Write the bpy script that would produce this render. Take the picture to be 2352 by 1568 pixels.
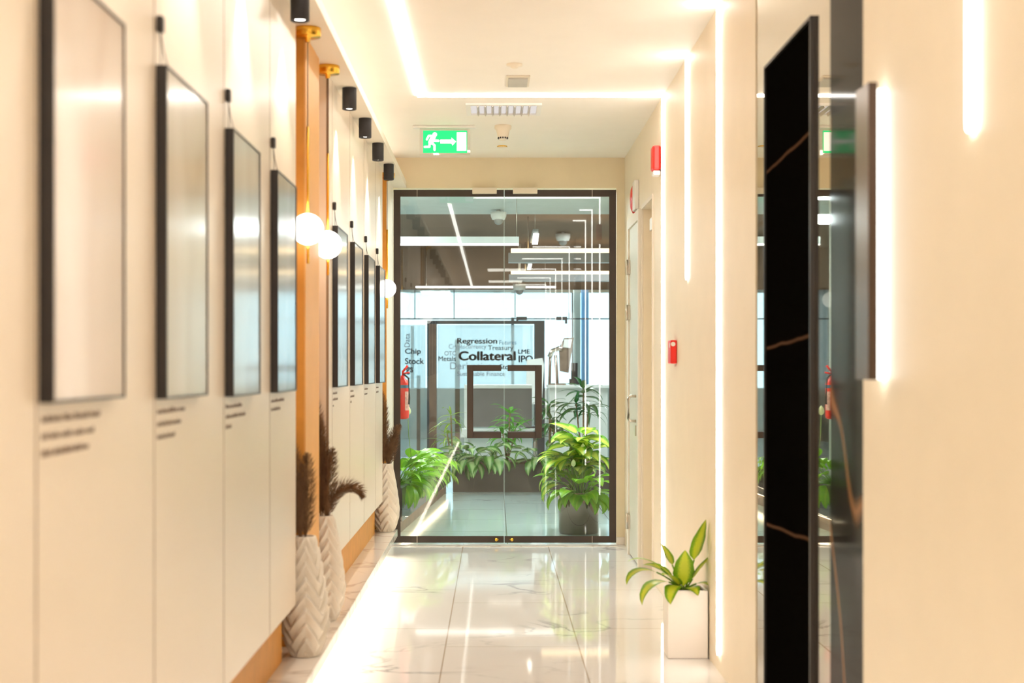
import bpy, bmesh, math, random
from mathutils import Vector, Matrix
PI = math.pi
random.seed(11)
sc = bpy.context.scene
for o in list(bpy.data.objects): bpy.data.objects.remove(o)
C = bpy.context.collection

# ------------------------------------------------------------------ camera, world, exposure
F = 3267.0                      # focal length in pixels of the 2352 px frame
VX, VY = 1135.0, 846.0          # vanishing point of the corridor
H = 1.318                       # eye height
cam = bpy.data.cameras.new('camera'); cam.sensor_width = 36; cam.lens = F/2352*36
cam.shift_x = (1176-VX)/2352; cam.shift_y = (VY-784)/2352
cam.clip_start = 0.05; cam.clip_end = 100
cam.dof.use_dof = True; cam.dof.focus_distance = 10.9; cam.dof.aperture_fstop = 2.8
co = bpy.data.objects.new('camera', cam); C.objects.link(co)
co.location = (0, 0, H); co.rotation_euler = (PI/2, 0, 0); sc.camera = co
w = bpy.data.worlds.new('world'); sc.world = w; w.use_nodes = True
bg = w.node_tree.nodes['Background']; bg.inputs[0].default_value = (.66, .86, 1, 1); bg.inputs[1].default_value = 1.6
vs = sc.view_settings
vs.view_transform = 'Standard'; vs.look = 'None'; vs.gamma = 1; vs.use_curve_mapping = False
vs.exposure = 0.83

LED = 8.8        # strength of the white light lines
COVE = 2.6
SHELF_LED = 17.0
SPOT_W = 16.0
BACK_FILL = 6.5

def P(px, py, Y):               # photo pixel at depth Y -> world point
    return Vector(((px-VX)/F*Y, Y, H+(VY-py)/F*Y))

# ------------------------------------------------------------------ materials
def principled(name):
    m = bpy.data.materials.new(name); m.use_nodes = True
    return m, m.node_tree, m.node_tree.nodes['Principled BSDF']
def mat(name, col, rough=.5, metal=0, spec=.5, noise=.04, scale=6, emit=0, ecol=None, coat=0, bump=0, bscale=200, trans=0):
    m, nt, b = principled(name)
    b.inputs['Roughness'].default_value = rough; b.inputs['Metallic'].default_value = metal
    b.inputs['Specular IOR Level'].default_value = spec; b.inputs['Coat Weight'].default_value = coat
    b.inputs['Coat Roughness'].default_value = .03
    b.inputs['Transmission Weight'].default_value = trans
    tc = nt.nodes.new('ShaderNodeTexCoord'); n = nt.nodes.new('ShaderNodeTexNoise')
    n.inputs['Scale'].default_value = scale; n.inputs['Detail'].default_value = 4
    nt.links.new(tc.outputs['Object'], n.inputs['Vector'])
    r = nt.nodes.new('ShaderNodeValToRGB')
    r.color_ramp.elements[0].position = .3; r.color_ramp.elements[1].position = .7
    r.color_ramp.elements[0].color = [max(0, c*(1-noise)) for c in col]+[1]
    r.color_ramp.elements[1].color = [min(1, c*(1+noise)) for c in col]+[1]
    nt.links.new(n.outputs['Fac'], r.inputs['Fac']); nt.links.new(r.outputs['Color'], b.inputs['Base Color'])
    if emit:
        b.inputs['Emission Color'].default_value = list(ecol or col)+[1]; b.inputs['Emission Strength'].default_value = emit
    if bump:
        n2 = nt.nodes.new('ShaderNodeTexNoise'); n2.inputs['Scale'].default_value = bscale
        nt.links.new(tc.outputs['Object'], n2.inputs['Vector'])
        bp = nt.nodes.new('ShaderNodeBump'); bp.inputs['Strength'].default_value = bump; bp.inputs['Distance'].default_value = .002
        nt.links.new(n2.outputs['Fac'], bp.inputs['Height']); nt.links.new(bp.outputs['Normal'], b.inputs['Normal'])
    return m
def emitmat(name, col, s):
    m = bpy.data.materials.new(name); m.use_nodes = True; nt = m.node_tree; nt.nodes.clear()
    o = nt.nodes.new('ShaderNodeOutputMaterial'); e = nt.nodes.new('ShaderNodeEmission')
    e.inputs[0].default_value = list(col)+[1]; e.inputs[1].default_value = s
    nt.links.new(e.outputs[0], o.inputs[0]); return m
def glassmat(name, tint=(.93, .97, .96), refl=.05, rough=0):
    m = bpy.data.materials.new(name); m.use_nodes = True; nt = m.node_tree; nt.nodes.clear()
    o = nt.nodes.new('ShaderNodeOutputMaterial'); t = nt.nodes.new('ShaderNodeBsdfTransparent'); g = nt.nodes.new('ShaderNodeBsdfGlossy')
    t.inputs[0].default_value = list(tint)+[1]; g.inputs['Roughness'].default_value = rough
    f = nt.nodes.new('ShaderNodeLayerWeight'); f.inputs['Blend'].default_value = .5
    mr = nt.nodes.new('ShaderNodeMapRange'); mr.inputs['From Min'].default_value = 0; mr.inputs['From Max'].default_value = 1
    mr.inputs['To Min'].default_value = refl; mr.inputs['To Max'].default_value = .7
    pw = nt.nodes.new('ShaderNodeMath'); pw.operation = 'POWER'; pw.inputs[1].default_value = 4
    nt.links.new(f.outputs['Facing'], pw.inputs[0]); nt.links.new(pw.outputs[0], mr.inputs['Value'])
    mx = nt.nodes.new('ShaderNodeMixShader'); nt.links.new(mr.outputs[0], mx.inputs[0])
    nt.links.new(t.outputs[0], mx.inputs[1]); nt.links.new(g.outputs[0], mx.inputs[2]); nt.links.new(mx.outputs[0], o.inputs[0])
    return m
def tilemat(name, base, vein, tile, line, off=(0, 0), rough=.05, veinamt=.8, spec=.5, row=1.26, width=.632):
    m, nt, b = principled(name); N = nt.nodes.new; L = nt.links.new
    tc = N('ShaderNodeTexCoord'); sx = N('ShaderNodeSeparateXYZ'); L(tc.outputs['Object'], sx.inputs[0])
    cx = N('ShaderNodeCombineXYZ'); ay = N('ShaderNodeMath'); ay.inputs[1].default_value = off[1]+100*row; ax = N('ShaderNodeMath'); ax.inputs[1].default_value = off[0]+100*width
    L(sx.outputs['Y'], ay.inputs[0]); L(sx.outputs['X'], ax.inputs[0]); L(ay.outputs[0], cx.inputs['X']); L(ax.outputs[0], cx.inputs['Y'])
    br = N('ShaderNodeTexBrick'); br.inputs['Scale'].default_value = 1; br.inputs['Brick Width'].default_value = row; br.inputs['Row Height'].default_value = width
    br.inputs['Mortar Size'].default_value = line; br.inputs['Mortar Smooth'].default_value = .1; br.offset = .37
    br.inputs['Color1'].default_value = [c*1.0 for c in base]+[1]; br.inputs['Color2'].default_value = [c*.95 for c in base]+[1]
    br.inputs['Mortar'].default_value = list(tile)+[1]; L(cx.outputs[0], br.inputs['Vector'])
    # veins: thin contour of distorted noise, stretched along the corridor
    mp = N('ShaderNodeMapping'); mp.inputs['Rotation'].default_value = (0, 0, .5); mp.inputs['Scale'].default_value = (1.0, 1.7, 1)
    L(tc.outputs['Object'], mp.inputs['Vector'])
    n = N('ShaderNodeTexNoise'); n.inputs['Scale'].default_value = 1.3; n.inputs['Detail'].default_value = 6; n.inputs['Distortion'].default_value = .9
    L(mp.outputs[0], n.inputs['Vector'])
    s = N('ShaderNodeMath'); s.operation = 'SUBTRACT'; s.inputs[1].default_value = .5; L(n.outputs['Fac'], s.inputs[0])
    a = N('ShaderNodeMath'); a.operation = 'ABSOLUTE'; L(s.outputs[0], a.inputs[0])
    r = N('ShaderNodeValToRGB'); r.color_ramp.elements[0].position = 0; r.color_ramp.elements[0].color = (1, 1, 1, 1)
    r.color_ramp.elements[1].position = .022; r.color_ramp.elements[1].color = (0, 0, 0, 1); L(a.outputs[0], r.inputs['Fac'])
    n2 = N('ShaderNodeTexNoise'); n2.inputs['Scale'].default_value = 1.1; L(tc.outputs['Object'], n2.inputs['Vector'])
    r2 = N('ShaderNodeValToRGB'); r2.color_ramp.elements[0].position = .5; r2.color_ramp.elements[1].position = .68; L(n2.outputs['Fac'], r2.inputs['Fac'])
    mu = N('ShaderNodeMath'); mu.operation = 'MULTIPLY'; L(r.outputs['Color'], mu.inputs[0]); L(r2.outputs['Color'], mu.inputs[1])
    m2 = N('ShaderNodeMath'); m2.operation = 'MULTIPLY'; m2.inputs[1].default_value = veinamt; L(mu.outputs[0], m2.inputs[0])
    mx = N('ShaderNodeMix'); mx.data_type = 'RGBA'; mx.inputs['B'].default_value = list(vein)+[1]
    L(m2.outputs[0], mx.inputs['Factor']); L(br.outputs['Color'], mx.inputs['A']); L(mx.outputs['Result'], b.inputs['Base Color'])
    b.inputs['Roughness'].default_value = rough; b.inputs['Specular IOR Level'].default_value = spec
    return m
def veinmat(name, base, vein, scale=.6, width=.012, rough=.1, spec=.5, coat=0):
    m, nt, b = principled(name); N = nt.nodes.new; L = nt.links.new
    tc = N('ShaderNodeTexCoord'); n = N('ShaderNodeTexNoise'); n.inputs['Scale'].default_value = scale; n.inputs['Detail'].default_value = 3; n.inputs['Distortion'].default_value = .6
    L(tc.outputs['Object'], n.inputs['Vector'])
    s = N('ShaderNodeMath'); s.operation = 'SUBTRACT'; s.inputs[1].default_value = .5; L(n.outputs['Fac'], s.inputs[0])
    a = N('ShaderNodeMath'); a.operation = 'ABSOLUTE'; L(s.outputs[0], a.inputs[0])
    r = N('ShaderNodeValToRGB'); r.color_ramp.elements[0].color = list(vein)+[1]; r.color_ramp.elements[1].color = list(base)+[1]
    r.color_ramp.elements[1].position = width; L(a.outputs[0], r.inputs['Fac']); L(r.outputs['Color'], b.inputs['Base Color'])
    b.inputs['Roughness'].default_value = rough; b.inputs['Specular IOR Level'].default_value = spec; b.inputs['Coat Weight'].default_value = coat
    return m
def leafmat(name, edge, centre, width=.5, vein=None, rough=.35):
    # u across the blade (0..1), v along it
    m, nt, b = principled(name); N = nt.nodes.new; L = nt.links.new
    uv = N('ShaderNodeUVMap'); sx = N('ShaderNodeSeparateXYZ'); L(uv.outputs[0], sx.inputs[0])
    s = N('ShaderNodeMath'); s.operation = 'SUBTRACT'; s.inputs[1].default_value = .5; L(sx.outputs['X'], s.inputs[0])
    a = N('ShaderNodeMath'); a.operation = 'ABSOLUTE'; L(s.outputs[0], a.inputs[0])
    n = N('ShaderNodeTexNoise'); n.inputs['Scale'].default_value = 14; n.inputs['Detail'].default_value = 2; L(uv.outputs[0], n.inputs['Vector'])
    sn = N('ShaderNodeMath'); sn.operation = 'MULTIPLY_ADD'; sn.inputs[1].default_value = .35; sn.inputs[2].default_value = -.17; L(n.outputs['Fac'], sn.inputs[0])
    ad = N('ShaderNodeMath'); ad.operation = 'ADD'; L(a.outputs[0], ad.inputs[0]); L(sn.outputs[0], ad.inputs[1])
    r = N('ShaderNodeValToRGB'); r.color_ramp.elements[0].color = list(centre)+[1]; r.color_ramp.elements[1].color = list(edge)+[1]
    r.color_ramp.elements[0].position = max(0, width*.5-.12); r.color_ramp.elements[1].position = width*.5+.06
    L(ad.outputs[0], r.inputs['Fac'])
    n2 = N('ShaderNodeTexNoise'); n2.inputs['Scale'].default_value = 7; tc = N('ShaderNodeTexCoord'); L(tc.outputs['Object'], n2.inputs['Vector'])
    hs = N('ShaderNodeHueSaturation'); mr = N('ShaderNodeMapRange'); mr.inputs['To Min'].default_value = .6; mr.inputs['To Max'].default_value = 1.45
    L(n2.outputs['Fac'], mr.inputs['Value']); L(mr.outputs[0], hs.inputs['Value']); L(r.outputs['Color'], hs.inputs['Color'])
    L(hs.outputs['Color'], b.inputs['Base Color'])
    b.inputs['Roughness'].default_value = rough
    b.inputs['Subsurface Weight'].default_value = 0
    tr = N('ShaderNodeBsdfTranslucent'); L(hs.outputs['Color'], tr.inputs['Color'])
    mx = N('ShaderNodeMixShader'); mx.inputs[0].default_value = .25
    out = nt.nodes['Material Output']; L(b.outputs[0], mx.inputs[1]); L(tr.outputs[0], mx.inputs[2]); L(mx.outputs[0], out.inputs[0])
    return m

M = {}
M['wall'] = mat('cream_paint', (.87, .80, .69), .55, noise=.015)
M['wall_r'] = mat('warm_cream_paint', (.87, .775, .61), .5, noise=.015, bump=.05)
M['header'] = mat('yellow_cream_paint', (.82, .71, .50), .6, noise=.02)
M['ceil'] = mat('ceiling_paint', (.91, .87, .80), .6, noise=.01)
M['soffit'] = mat('soffit_paint', (.91, .83, .70), .55, noise=.01)
M['panel'] = mat('cream_lacquer', (.92, .80, .66), .28, noise=.012, scale=2)
M['seam_shade'] = mat('seam_shade_brown', (.36, .25, .16), .7)
M['orange'] = mat('ochre_and_pier_shade', (.72, .33, .055), .5, noise=.08, scale=12)
M['orange_lit'] = mat('ochre_lit_front', (.83, .44, .13), .45, noise=.04)
M['marble'] = veinmat('white_marble', (.84, .78, .71), (.60, .52, .45), 2.2, .03, .08)
M['floor'] = tilemat('polished_marble_tile', (.82, .80, .78), (.30, .29, .30), (.50, .42, .34), .0035, off=(.231, .35), rough=.045, veinamt=.75, spec=.75)
M['floor2'] = tilemat('grey_stone_tile', (.42, .52, .50), (.30, .35, .36), (.16, .17, .17), .004, off=(-.1, .2), rough=.12, veinamt=.4, row=.9, width=.9)
M['bronze'] = mat('dark_bronze_film', (.045, .027, .018), .4, noise=.1)
M['black'] = mat('black_aluminium', (.018, .014, .013), .35, noise=.1)
M['blackmat'] = mat('matt_black_paint', (.022, .02, .022), .55, noise=.1)
M['bmarble'] = veinmat('black_marble', (.003, .0025, .002), (.05, .024, .010), .45, .0015, .5, 0)
def levelvein():
    m, nt, b = principled('lift_door_marble'); N = nt.nodes.new; L = nt.links.new
    tc = N('ShaderNodeTexCoord'); sx = N('ShaderNodeSeparateXYZ'); L(tc.outputs['Object'], sx.inputs[0]); n = N('ShaderNodeTexNoise'); n.inputs['Scale'].default_value = 3; L(tc.outputs['Object'], n.inputs['Vector'])
    a = N('ShaderNodeMath'); a.operation = 'MULTIPLY_ADD'; a.inputs[1].default_value = .04; L(sx.outputs['Y'], a.inputs[0]); L(sx.outputs['Z'], a.inputs[2])
    c = N('ShaderNodeMath'); c.operation = 'MULTIPLY_ADD'; c.inputs[1].default_value = .025; L(n.outputs['Fac'], c.inputs[0]); L(a.outputs[0], c.inputs[2])
    d = N('ShaderNodeMath'); d.operation = 'SUBTRACT'; d.inputs[1].default_value = .788; L(c.outputs[0], d.inputs[0])
    p = N('ShaderNodeMath'); p.operation = 'PINGPONG'; p.inputs[1].default_value = .315; L(d.outputs[0], p.inputs[0])
    r_ = N('ShaderNodeValToRGB'); r_.color_ramp.elements[0].color = (.11, .06, .035, 1); r_.color_ramp.elements[1].color = (.003, .0025, .002, 1); r_.color_ramp.elements[1].position = .008
    L(p.outputs[0], r_.inputs['Fac']); L(r_.outputs['Color'], b.inputs['Base Color']); b.inputs['Roughness'].default_value = .5; b.inputs['Specular IOR Level'].default_value = 0
    return m
M['lift_marble'] = levelvein()
M['bmarble_gloss'] = veinmat('polished_black_marble', (.020, .017, .014), (.30, .15, .065), .7, .010, .06, .03)
M['mirror'] = mat('bronze_mirror', (.66, .60, .50), .015, metal=1, noise=.01)
M['brass'] = mat('polished_brass', (.86, .50, .07), .25, metal=1, noise=.03)
M['globe'] = emitmat('opal_globe', (1, .94, .84), 3.2)
M['led'] = emitmat('led_white', (1, .95, .88), LED)
M['cove'] = emitmat('cove_led', (1, .90, .76), COVE)
M['shelfled'] = emitmat('shelf_led', (1, .87, .70), SHELF_LED)
M['white'] = mat('white_plastic', (.86, .84, .80), .4, noise=.01)
M['cream_plastic'] = mat('cream_plastic', (.82, .74, .60), .4, noise=.01)
M['ceramic'] = mat('matt_white_ceramic', (.84, .76, .65), .6, noise=.03, bump=.15)
M['pot_white'] = mat('white_pot', (.87, .80, .73), .35, noise=.01)
M['soil'] = mat('potting_soil', (.07, .03, .015), .9, noise=.5, scale=60)
M['steel'] = mat('brushed_steel', (.62, .56, .48), .28, metal=1, noise=.04)
M['chrome'] = mat('dark_chrome', (.21, .155, .12), .06, metal=1, noise=.02)
M['red'] = mat('red_plastic', (.85, .02, .012), .35, noise=.05)
M['door_w'] = mat('white_door_paint', (.76, .76, .66), .4, noise=.01)
M['green'] = mat('exit_green', (.0, .50, .17), .4, emit=.42, ecol=(0, .78, .24), noise=.02)
M['exitwhite'] = mat('exit_white', (.9, .9, .9), .4, emit=.35, ecol=(.95, .97, 1), noise=.01)
M['acrylic'] = glassmat('clear_acrylic', (.95, .93, .9), .08)
M['glass'] = glassmat('door_glass', (.92, .965, .95), .04)
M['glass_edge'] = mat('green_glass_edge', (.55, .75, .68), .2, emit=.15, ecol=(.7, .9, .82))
M['glass2'] = glassmat('partition_glass', (.93, .97, .97), .03)
M['ink'] = mat('grey_vinyl_lettering', (.13, .15, .19), .6)
M['ink2'] = mat('light_grey_vinyl_lettering', (.24, .28, .33), .6)
M['inkblue'] = mat('blue_grey_vinyl_lettering', (.05, .16, .27), .6)
M['caption'] = mat('brown_black_lettering', (.20, .13, .09), .6)
M['brown_ceil'] = mat('taupe_ceiling', (.20, .13, .085), .8, noise=.08, scale=2)
M['grey_wall'] = mat('pale_grey_wall', (.62, .66, .62), .5)
M['dark_stone'] = mat('dark_stone', (.055, .043, .036), .22, noise=.35, scale=3)
M['wood'] = mat('dark_brown_wood', (.15, .085, .05), .45, noise=.25, scale=5)
M['mull'] = mat('charcoal_mullion', (.03, .033, .037), .4)
M['desk'] = mat('pale_desk_laminate', (.70, .73, .70), .4)
M['screen'] = mat('dark_grey_panel', (.16, .15, .15), .35, noise=.2, scale=2)
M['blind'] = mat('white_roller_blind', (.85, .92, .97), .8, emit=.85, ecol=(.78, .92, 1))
M['warmlamp'] = emitmat('warm_lamp', (1, .66, .34), 2.6)
M['whitelamp'] = emitmat('white_lamp', (1, .97, .93), 3)
M['lampgrey'] = mat('lamp_body_grey', (.42, .42, .42), .4)
M['lampwhite'] = mat('lamp_body_white', (.36, .39, .38), .4)
M['bulbglass'] = mat('clear_dome', (.28, .27, .26), .08, noise=.02, coat=1)
M['pampas'] = mat('dried_pampas', (.27, .15, .075), .8, noise=.35, scale=30)
M['stem'] = mat('plant_stem', (.20, .30, .06), .6, noise=.2)
M['cane'] = mat('woody_cane', (.30, .19, .10), .8, noise=.3, scale=40)
M['leaf_dumb'] = leafmat('variegated_leaf', (.11, .36, .006), (.70, .80, .10), .62)
M['leaf_yel'] = leafmat('yellow_green_leaf', (.14, .30, .01), (.50, .56, .03), .6)
M['leaf_lily'] = leafmat('bright_green_leaf', (.17, .42, .004), (.30, .54, .015), .2)
M['leaf_agl'] = leafmat('silver_green_leaf', (.05, .20, .012), (.38, .54, .22), .5)
M['leaf_drac'] = leafmat('fresh_green_leaf', (.07, .34, .015), (.15, .48, .04), .3)
M['leaf_dark'] = leafmat('dark_green_leaf', (.02, .14, .03), (.06, .24, .05), .3)
M['leaf_palm'] = leafmat('palm_leaf', (.18, .34, .02), (.30, .42, .04), .4)
M['label_pink'] = mat('faded_label', (.80, .42, .36), .5, noise=.3, scale=60)
M['spathe'] = mat('white_spathe', (.80, .86, .50), .5, noise=.1)

def printmat(name, a, b2, ang):   # faint drapery-like print behind glass
    m, nt, b = principled(name); N = nt.nodes.new; L = nt.links.new
    tc = N('ShaderNodeTexCoord'); mp = N('ShaderNodeMapping'); mp.inputs['Rotation'].default_value = (ang, 0, 0); mp.inputs['Scale'].default_value = (1, 1.6, .6)
    L(tc.outputs['Object'], mp.inputs[0]); n = N('ShaderNodeTexNoise'); n.inputs['Scale'].default_value = 2.2; n.inputs['Detail'].default_value = 2; n.inputs['Distortion'].default_value = .4
    L(mp.outputs[0], n.inputs['Vector']); r = N('ShaderNodeValToRGB'); r.color_ramp.elements[0].position = .35; r.color_ramp.elements[1].position = .65
    r.color_ramp.elements[0].color = list(a)+[1]; r.color_ramp.elements[1].color = list(b2)+[1]
    L(n.outputs['Fac'], r.inputs['Fac']); L(r.outputs['Color'], b.inputs['Base Color'])
    b.inputs['Roughness'].default_value = .16; b.inputs['Specular IOR Level'].default_value = .6; b.inputs['Coat Weight'].default_value = .4; b.inputs['Coat Roughness'].default_value = .1
    return m
# ------------------------------------------------------------------ mesh helpers
def tag(o, label=None, cat=None, group=None, kind=None):
    if label: o['label'] = label
    if cat: o['category'] = cat
    if group: o['group'] = group
    if kind: o['kind'] = kind
    return o
def thing(name, label, cat, loc=(0, 0, 0), group=None):
    o = bpy.data.objects.new(name, None); C.objects.link(o); o.location = loc; o.empty_display_size = .1
    return tag(o, label, cat, group)
class MB:
    def __init__(s): s.bm = bmesh.new(); s.uv = s.bm.loops.layers.uv.new('UVMap')
    def box(s, x0, x1, y0, y1, z0, z1, bev=0):
        x0, x1 = min(x0, x1), max(x0, x1); y0, y1 = min(y0, y1), max(y0, y1); z0, z1 = min(z0, z1), max(z0, z1)
        r = bmesh.ops.create_cube(s.bm, size=1); vs_ = r['verts']
        for v in vs_: v.co = Vector((x0+(v.co.x+.5)*(x1-x0), y0+(v.co.y+.5)*(y1-y0), z0+(v.co.z+.5)*(z1-z0)))
        if bev:
            es = {e for v in vs_ for e in v.link_edges}
            bmesh.ops.bevel(s.bm, geom=list(es), offset=bev, segments=2, affect='EDGES', profile=.5)
        return s
    def lathe(s, prof, c=(0, 0, 0), n=32, axis='Z', cap=True):
        rings = []
        for r, h in prof:
            ring = []
            for i in range(n):
                a = 2*PI*i/n; x, y = r*math.cos(a), r*math.sin(a)
                p = {'Z': (x, y, h), 'X': (h, x, y), 'Y': (x, h, y)}[axis]
                ring.append(s.bm.verts.new(Vector(c)+Vector(p)))
            rings.append(ring)
        for a, b in zip(rings, rings[1:]):
            for i in range(n): s.bm.faces.new((a[i], a[(i+1) % n], b[(i+1) % n], b[i])).smooth = True
        if cap:
            for ring in (rings[0], rings[-1]):
                s.bm.faces.new(ring)
        return s
    def cyl(s, c, r, h, n=32, axis='Z'):
        s.lathe([(r, 0), (r, h)], c, n, axis); return s
    def tube(s, pts, r, n=8, r2=None):
        pts = [Vector(p) for p in pts]; rings = []; k = len(pts)
        for i, p in enumerate(pts):
            d = (pts[min(i+1, k-1)]-pts[max(i-1, 0)]).normalized()
            u = d.cross(Vector((0, 0, 1)));
            if u.length < 1e-3: u = d.cross(Vector((0, 1, 0)))
            u.normalize(); v = d.cross(u); rr = r if r2 is None else r+(r2-r)*i/(k-1)
            rings.append([s.bm.verts.new(p+(u*math.cos(2*PI*j/n)+v*math.sin(2*PI*j/n))*rr) for j in range(n)])
        for a, b in zip(rings, rings[1:]):
            for j in range(n): s.bm.faces.new((a[j], a[(j+1) % n], b[(j+1) % n], b[j])).smooth = True
        s.bm.faces.new(rings[0][::-1]); s.bm.faces.new(rings[-1]); return s
    def sphere(s, c, r, n=32, sz=(1, 1, 1)):
        g = bmesh.ops.create_uvsphere(s.bm, u_segments=n, v_segments=n//2, radius=r)
        for v in g['verts']: v.co = Vector((v.co.x*sz[0], v.co.y*sz[1], v.co.z*sz[2]))+Vector(c)
        for v in g['verts']:
            for f in v.link_faces: f.smooth = True
        return s
    def prism(s, pts, d):            # polygon extruded by vector d
        d = Vector(d); a = [s.bm.verts.new(Vector(p)) for p in pts]; b = [s.bm.verts.new(Vector(p)+d) for p in pts]
        s.bm.faces.new(a); s.bm.faces.new(b[::-1]); n = len(a)
        for i in range(n): s.bm.faces.new((a[i], b[i], b[(i+1) % n], a[(i+1) % n]))
        return s
    def tri(s, a, b, c):
        s.bm.faces.new([s.bm.verts.new(Vector(p)) for p in (a, b, c)]); return s
    def leaf(s, base, az, el, L, W, droop=1.0, fold=.15, n=9, shape=.45, petiole=0, pr=.004):
        """blade that leaves base at azimuth az and elevation el and bends down by droop radians"""
        p = Vector(base); e = el
        if petiole:
            pts = [p.copy()]
            for i in range(4):
                d = Vector((math.cos(az)*math.cos(e), math.sin(az)*math.cos(e), math.sin(e)))
                p = p+d*petiole/4; e -= droop*.06; pts.append(p.copy())
            s.tube(pts, pr, 5)
            for f in s.bm.faces[-22:]:
                for l in f.loops: l[s.uv].uv = (.98, .5)
        rows = []; side = Vector((-math.sin(az), math.cos(az), 0)); tw = random.uniform(-.35, .35)
        for i in range(n+1):
            t = i/n; d = Vector((math.cos(az)*math.cos(e), math.sin(az)*math.cos(e), math.sin(e)))
            up = side.cross(d).normalized()*-1
            if up.z < 0 and abs(e) < PI/2: up = -up
            ww = W*.5*(math.sin(PI*t**shape)**.85 if 0 < t < 1 else 0)+.0006
            wob = 1+.05*math.sin(t*19+az*3)
            sd = (side*math.cos(tw)+up*math.sin(tw))
            rows.append((p+sd*ww*wob+up*ww*fold, p+sd*ww*.5+up*ww*fold*.35, p.copy(), p-sd*ww*.5+up*ww*fold*.35, p-sd*ww*wob+up*ww*fold, t))
            p = p+d*L/n; e -= droop/n*(.5+t)
        vr = [[s.bm.verts.new(q) for q in r[:5]] for r in rows]
        us = (0, .25, .5, .75, 1)
        for i in range(n):
            for j in range(4):
                f = s.bm.faces.new((vr[i][j], vr[i][j+1], vr[i+1][j+1], vr[i+1][j])); f.smooth = True
                for l, (u, v) in zip(f.loops, ((us[j], rows[i][5]), (us[j+1], rows[i][5]), (us[j+1], rows[i+1][5]), (us[j], rows[i+1][5]))):
                    l[s.uv].uv = (u, v*3)
        return s
    def build(s, name, m, parent=None, kind=None, bevel=0):
        me = bpy.data.meshes.new(name); bmesh.ops.recalc_face_normals(s.bm, faces=s.bm.faces) if not getattr(s, 'norecalc', False) else None
        s.bm.to_mesh(me); s.bm.free(); me.materials.append(M[m] if isinstance(m, str) else m)
        o = bpy.data.objects.new(name, me); C.objects.link(o)
        if parent:
            o.parent = parent
            q = parent; off = Vector()
            while q: off += q.location; q = q.parent
            for v in me.vertices: v.co -= off
        if kind: o['kind'] = kind
        if bevel:
            b = o.modifiers.new('bevel', 'BEVEL'); b.width = bevel; b.segments = 2
        return o
def box(name, m, x0, x1, y0, y1, z0, z1, parent=None, kind=None, bev=0):
    return MB().box(x0, x1, y0, y1, z0, z1, bev).build(name, m, parent, kind)
def copy_tree(o, parent=None):
    c = o.copy(); C.objects.link(c); c.parent = parent
    for ch in list(o.children): copy_tree(ch, c)
    return c
S = 'structure'

# ------------------------------------------------------------------ the room
YD = 10.66                        # plane of the glass doors
CZ = 2.897                        # main ceiling
SZ = 2.672                        # underside of the dropped soffit
YB = -7.0                         # corridor end behind the camera
XR = .978                         # right wall
XP = -.763                        # face of the cream panels
XI = -.657                        # inner edge of the soffit
box('floor', 'floor', -.95, 1.7, YB, YD+.04, -.06, 0, kind=S)
box('ceiling', 'ceil', -.95, 1.7, YB, YD+.1, CZ, CZ+.08, kind=S)
box('wall_back', 'wall', -1.0, 1.7, YB-.1, YB, 0, CZ, kind=S)
box('wall_left', 'orange', -1.0, -.90, YB, YD, 0, CZ, kind=S)
# soffit plate with its cove light
box('ceiling_soffit', 'soffit', -.899, XI, YB, YD-.001, SZ, SZ+.045, kind=S)
t = thing('cove_light', 'hidden line of warm light along the top of the left soffit', 'light strip', (-.80, 2, SZ+.05))
box('light_strip', 'cove', -.83, -.78, YB+.1, YD-.2, SZ+.05, SZ+.06, t)
# end wall round the glass doors
zt = H+(VY-432)/306.5
xl = (903-VX)/306.5; xr = (1416-VX)/306.5
mb = MB(); mb.box(-.899, 1.2, YD-.001, YD+.12, zt, CZ); mb.box(xr, 1.2, YD-.001, YD+.12, 0, zt-.0001); mb.box(-.899, xl-.004, YD-.001, YD+.12, 0, zt-.0001)
mb.build('wall_end', 'header', kind=S)
box('trim_1', 'marble', xr, XR-.001, YD-.014, YD-.002, 0, .055, kind=S)
box('trim_2', 'marble', xl, xr, YD-.13, YD-.04, 0, .006, kind=S)

# left panelling: two blocks
def wallblock(idx, y0, y1, seams, label):
    box('trim_%d' % idx, 'seam_shade', XP-.05, XP-.013, y0+.021, y1-.021, .43, SZ-.001, kind=S)
    sk = box('baseboard_left', 'orange', -.899, -.817, y0, y1, .19, .42, kind=S)
    ed = [y0]+seams+[y1]
    for a, b in zip(ed, ed[1:]):
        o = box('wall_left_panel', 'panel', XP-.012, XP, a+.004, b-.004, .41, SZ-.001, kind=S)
        o.data.materials.append(M['seam_shade'])          # shade of the seams painted brown on the panel sides
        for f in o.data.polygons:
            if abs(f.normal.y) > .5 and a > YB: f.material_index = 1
    box('wall_left_return', 'panel', -.899, XP-.0125, y1-.02, y1-.004, .425, SZ-.001, kind=S)
    box('wall_left_return', 'panel', -.899, XP-.0125, y0+.004, y0+.02, .425, SZ-.001, kind=S)
FY1 = [2.37+.823*k for k in range(4)]
FY2 = [6.70+.822*k for k in range(4)]
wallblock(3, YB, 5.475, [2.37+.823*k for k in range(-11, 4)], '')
wallblock(4, 6.56, 9.72, FY2, '')
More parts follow.
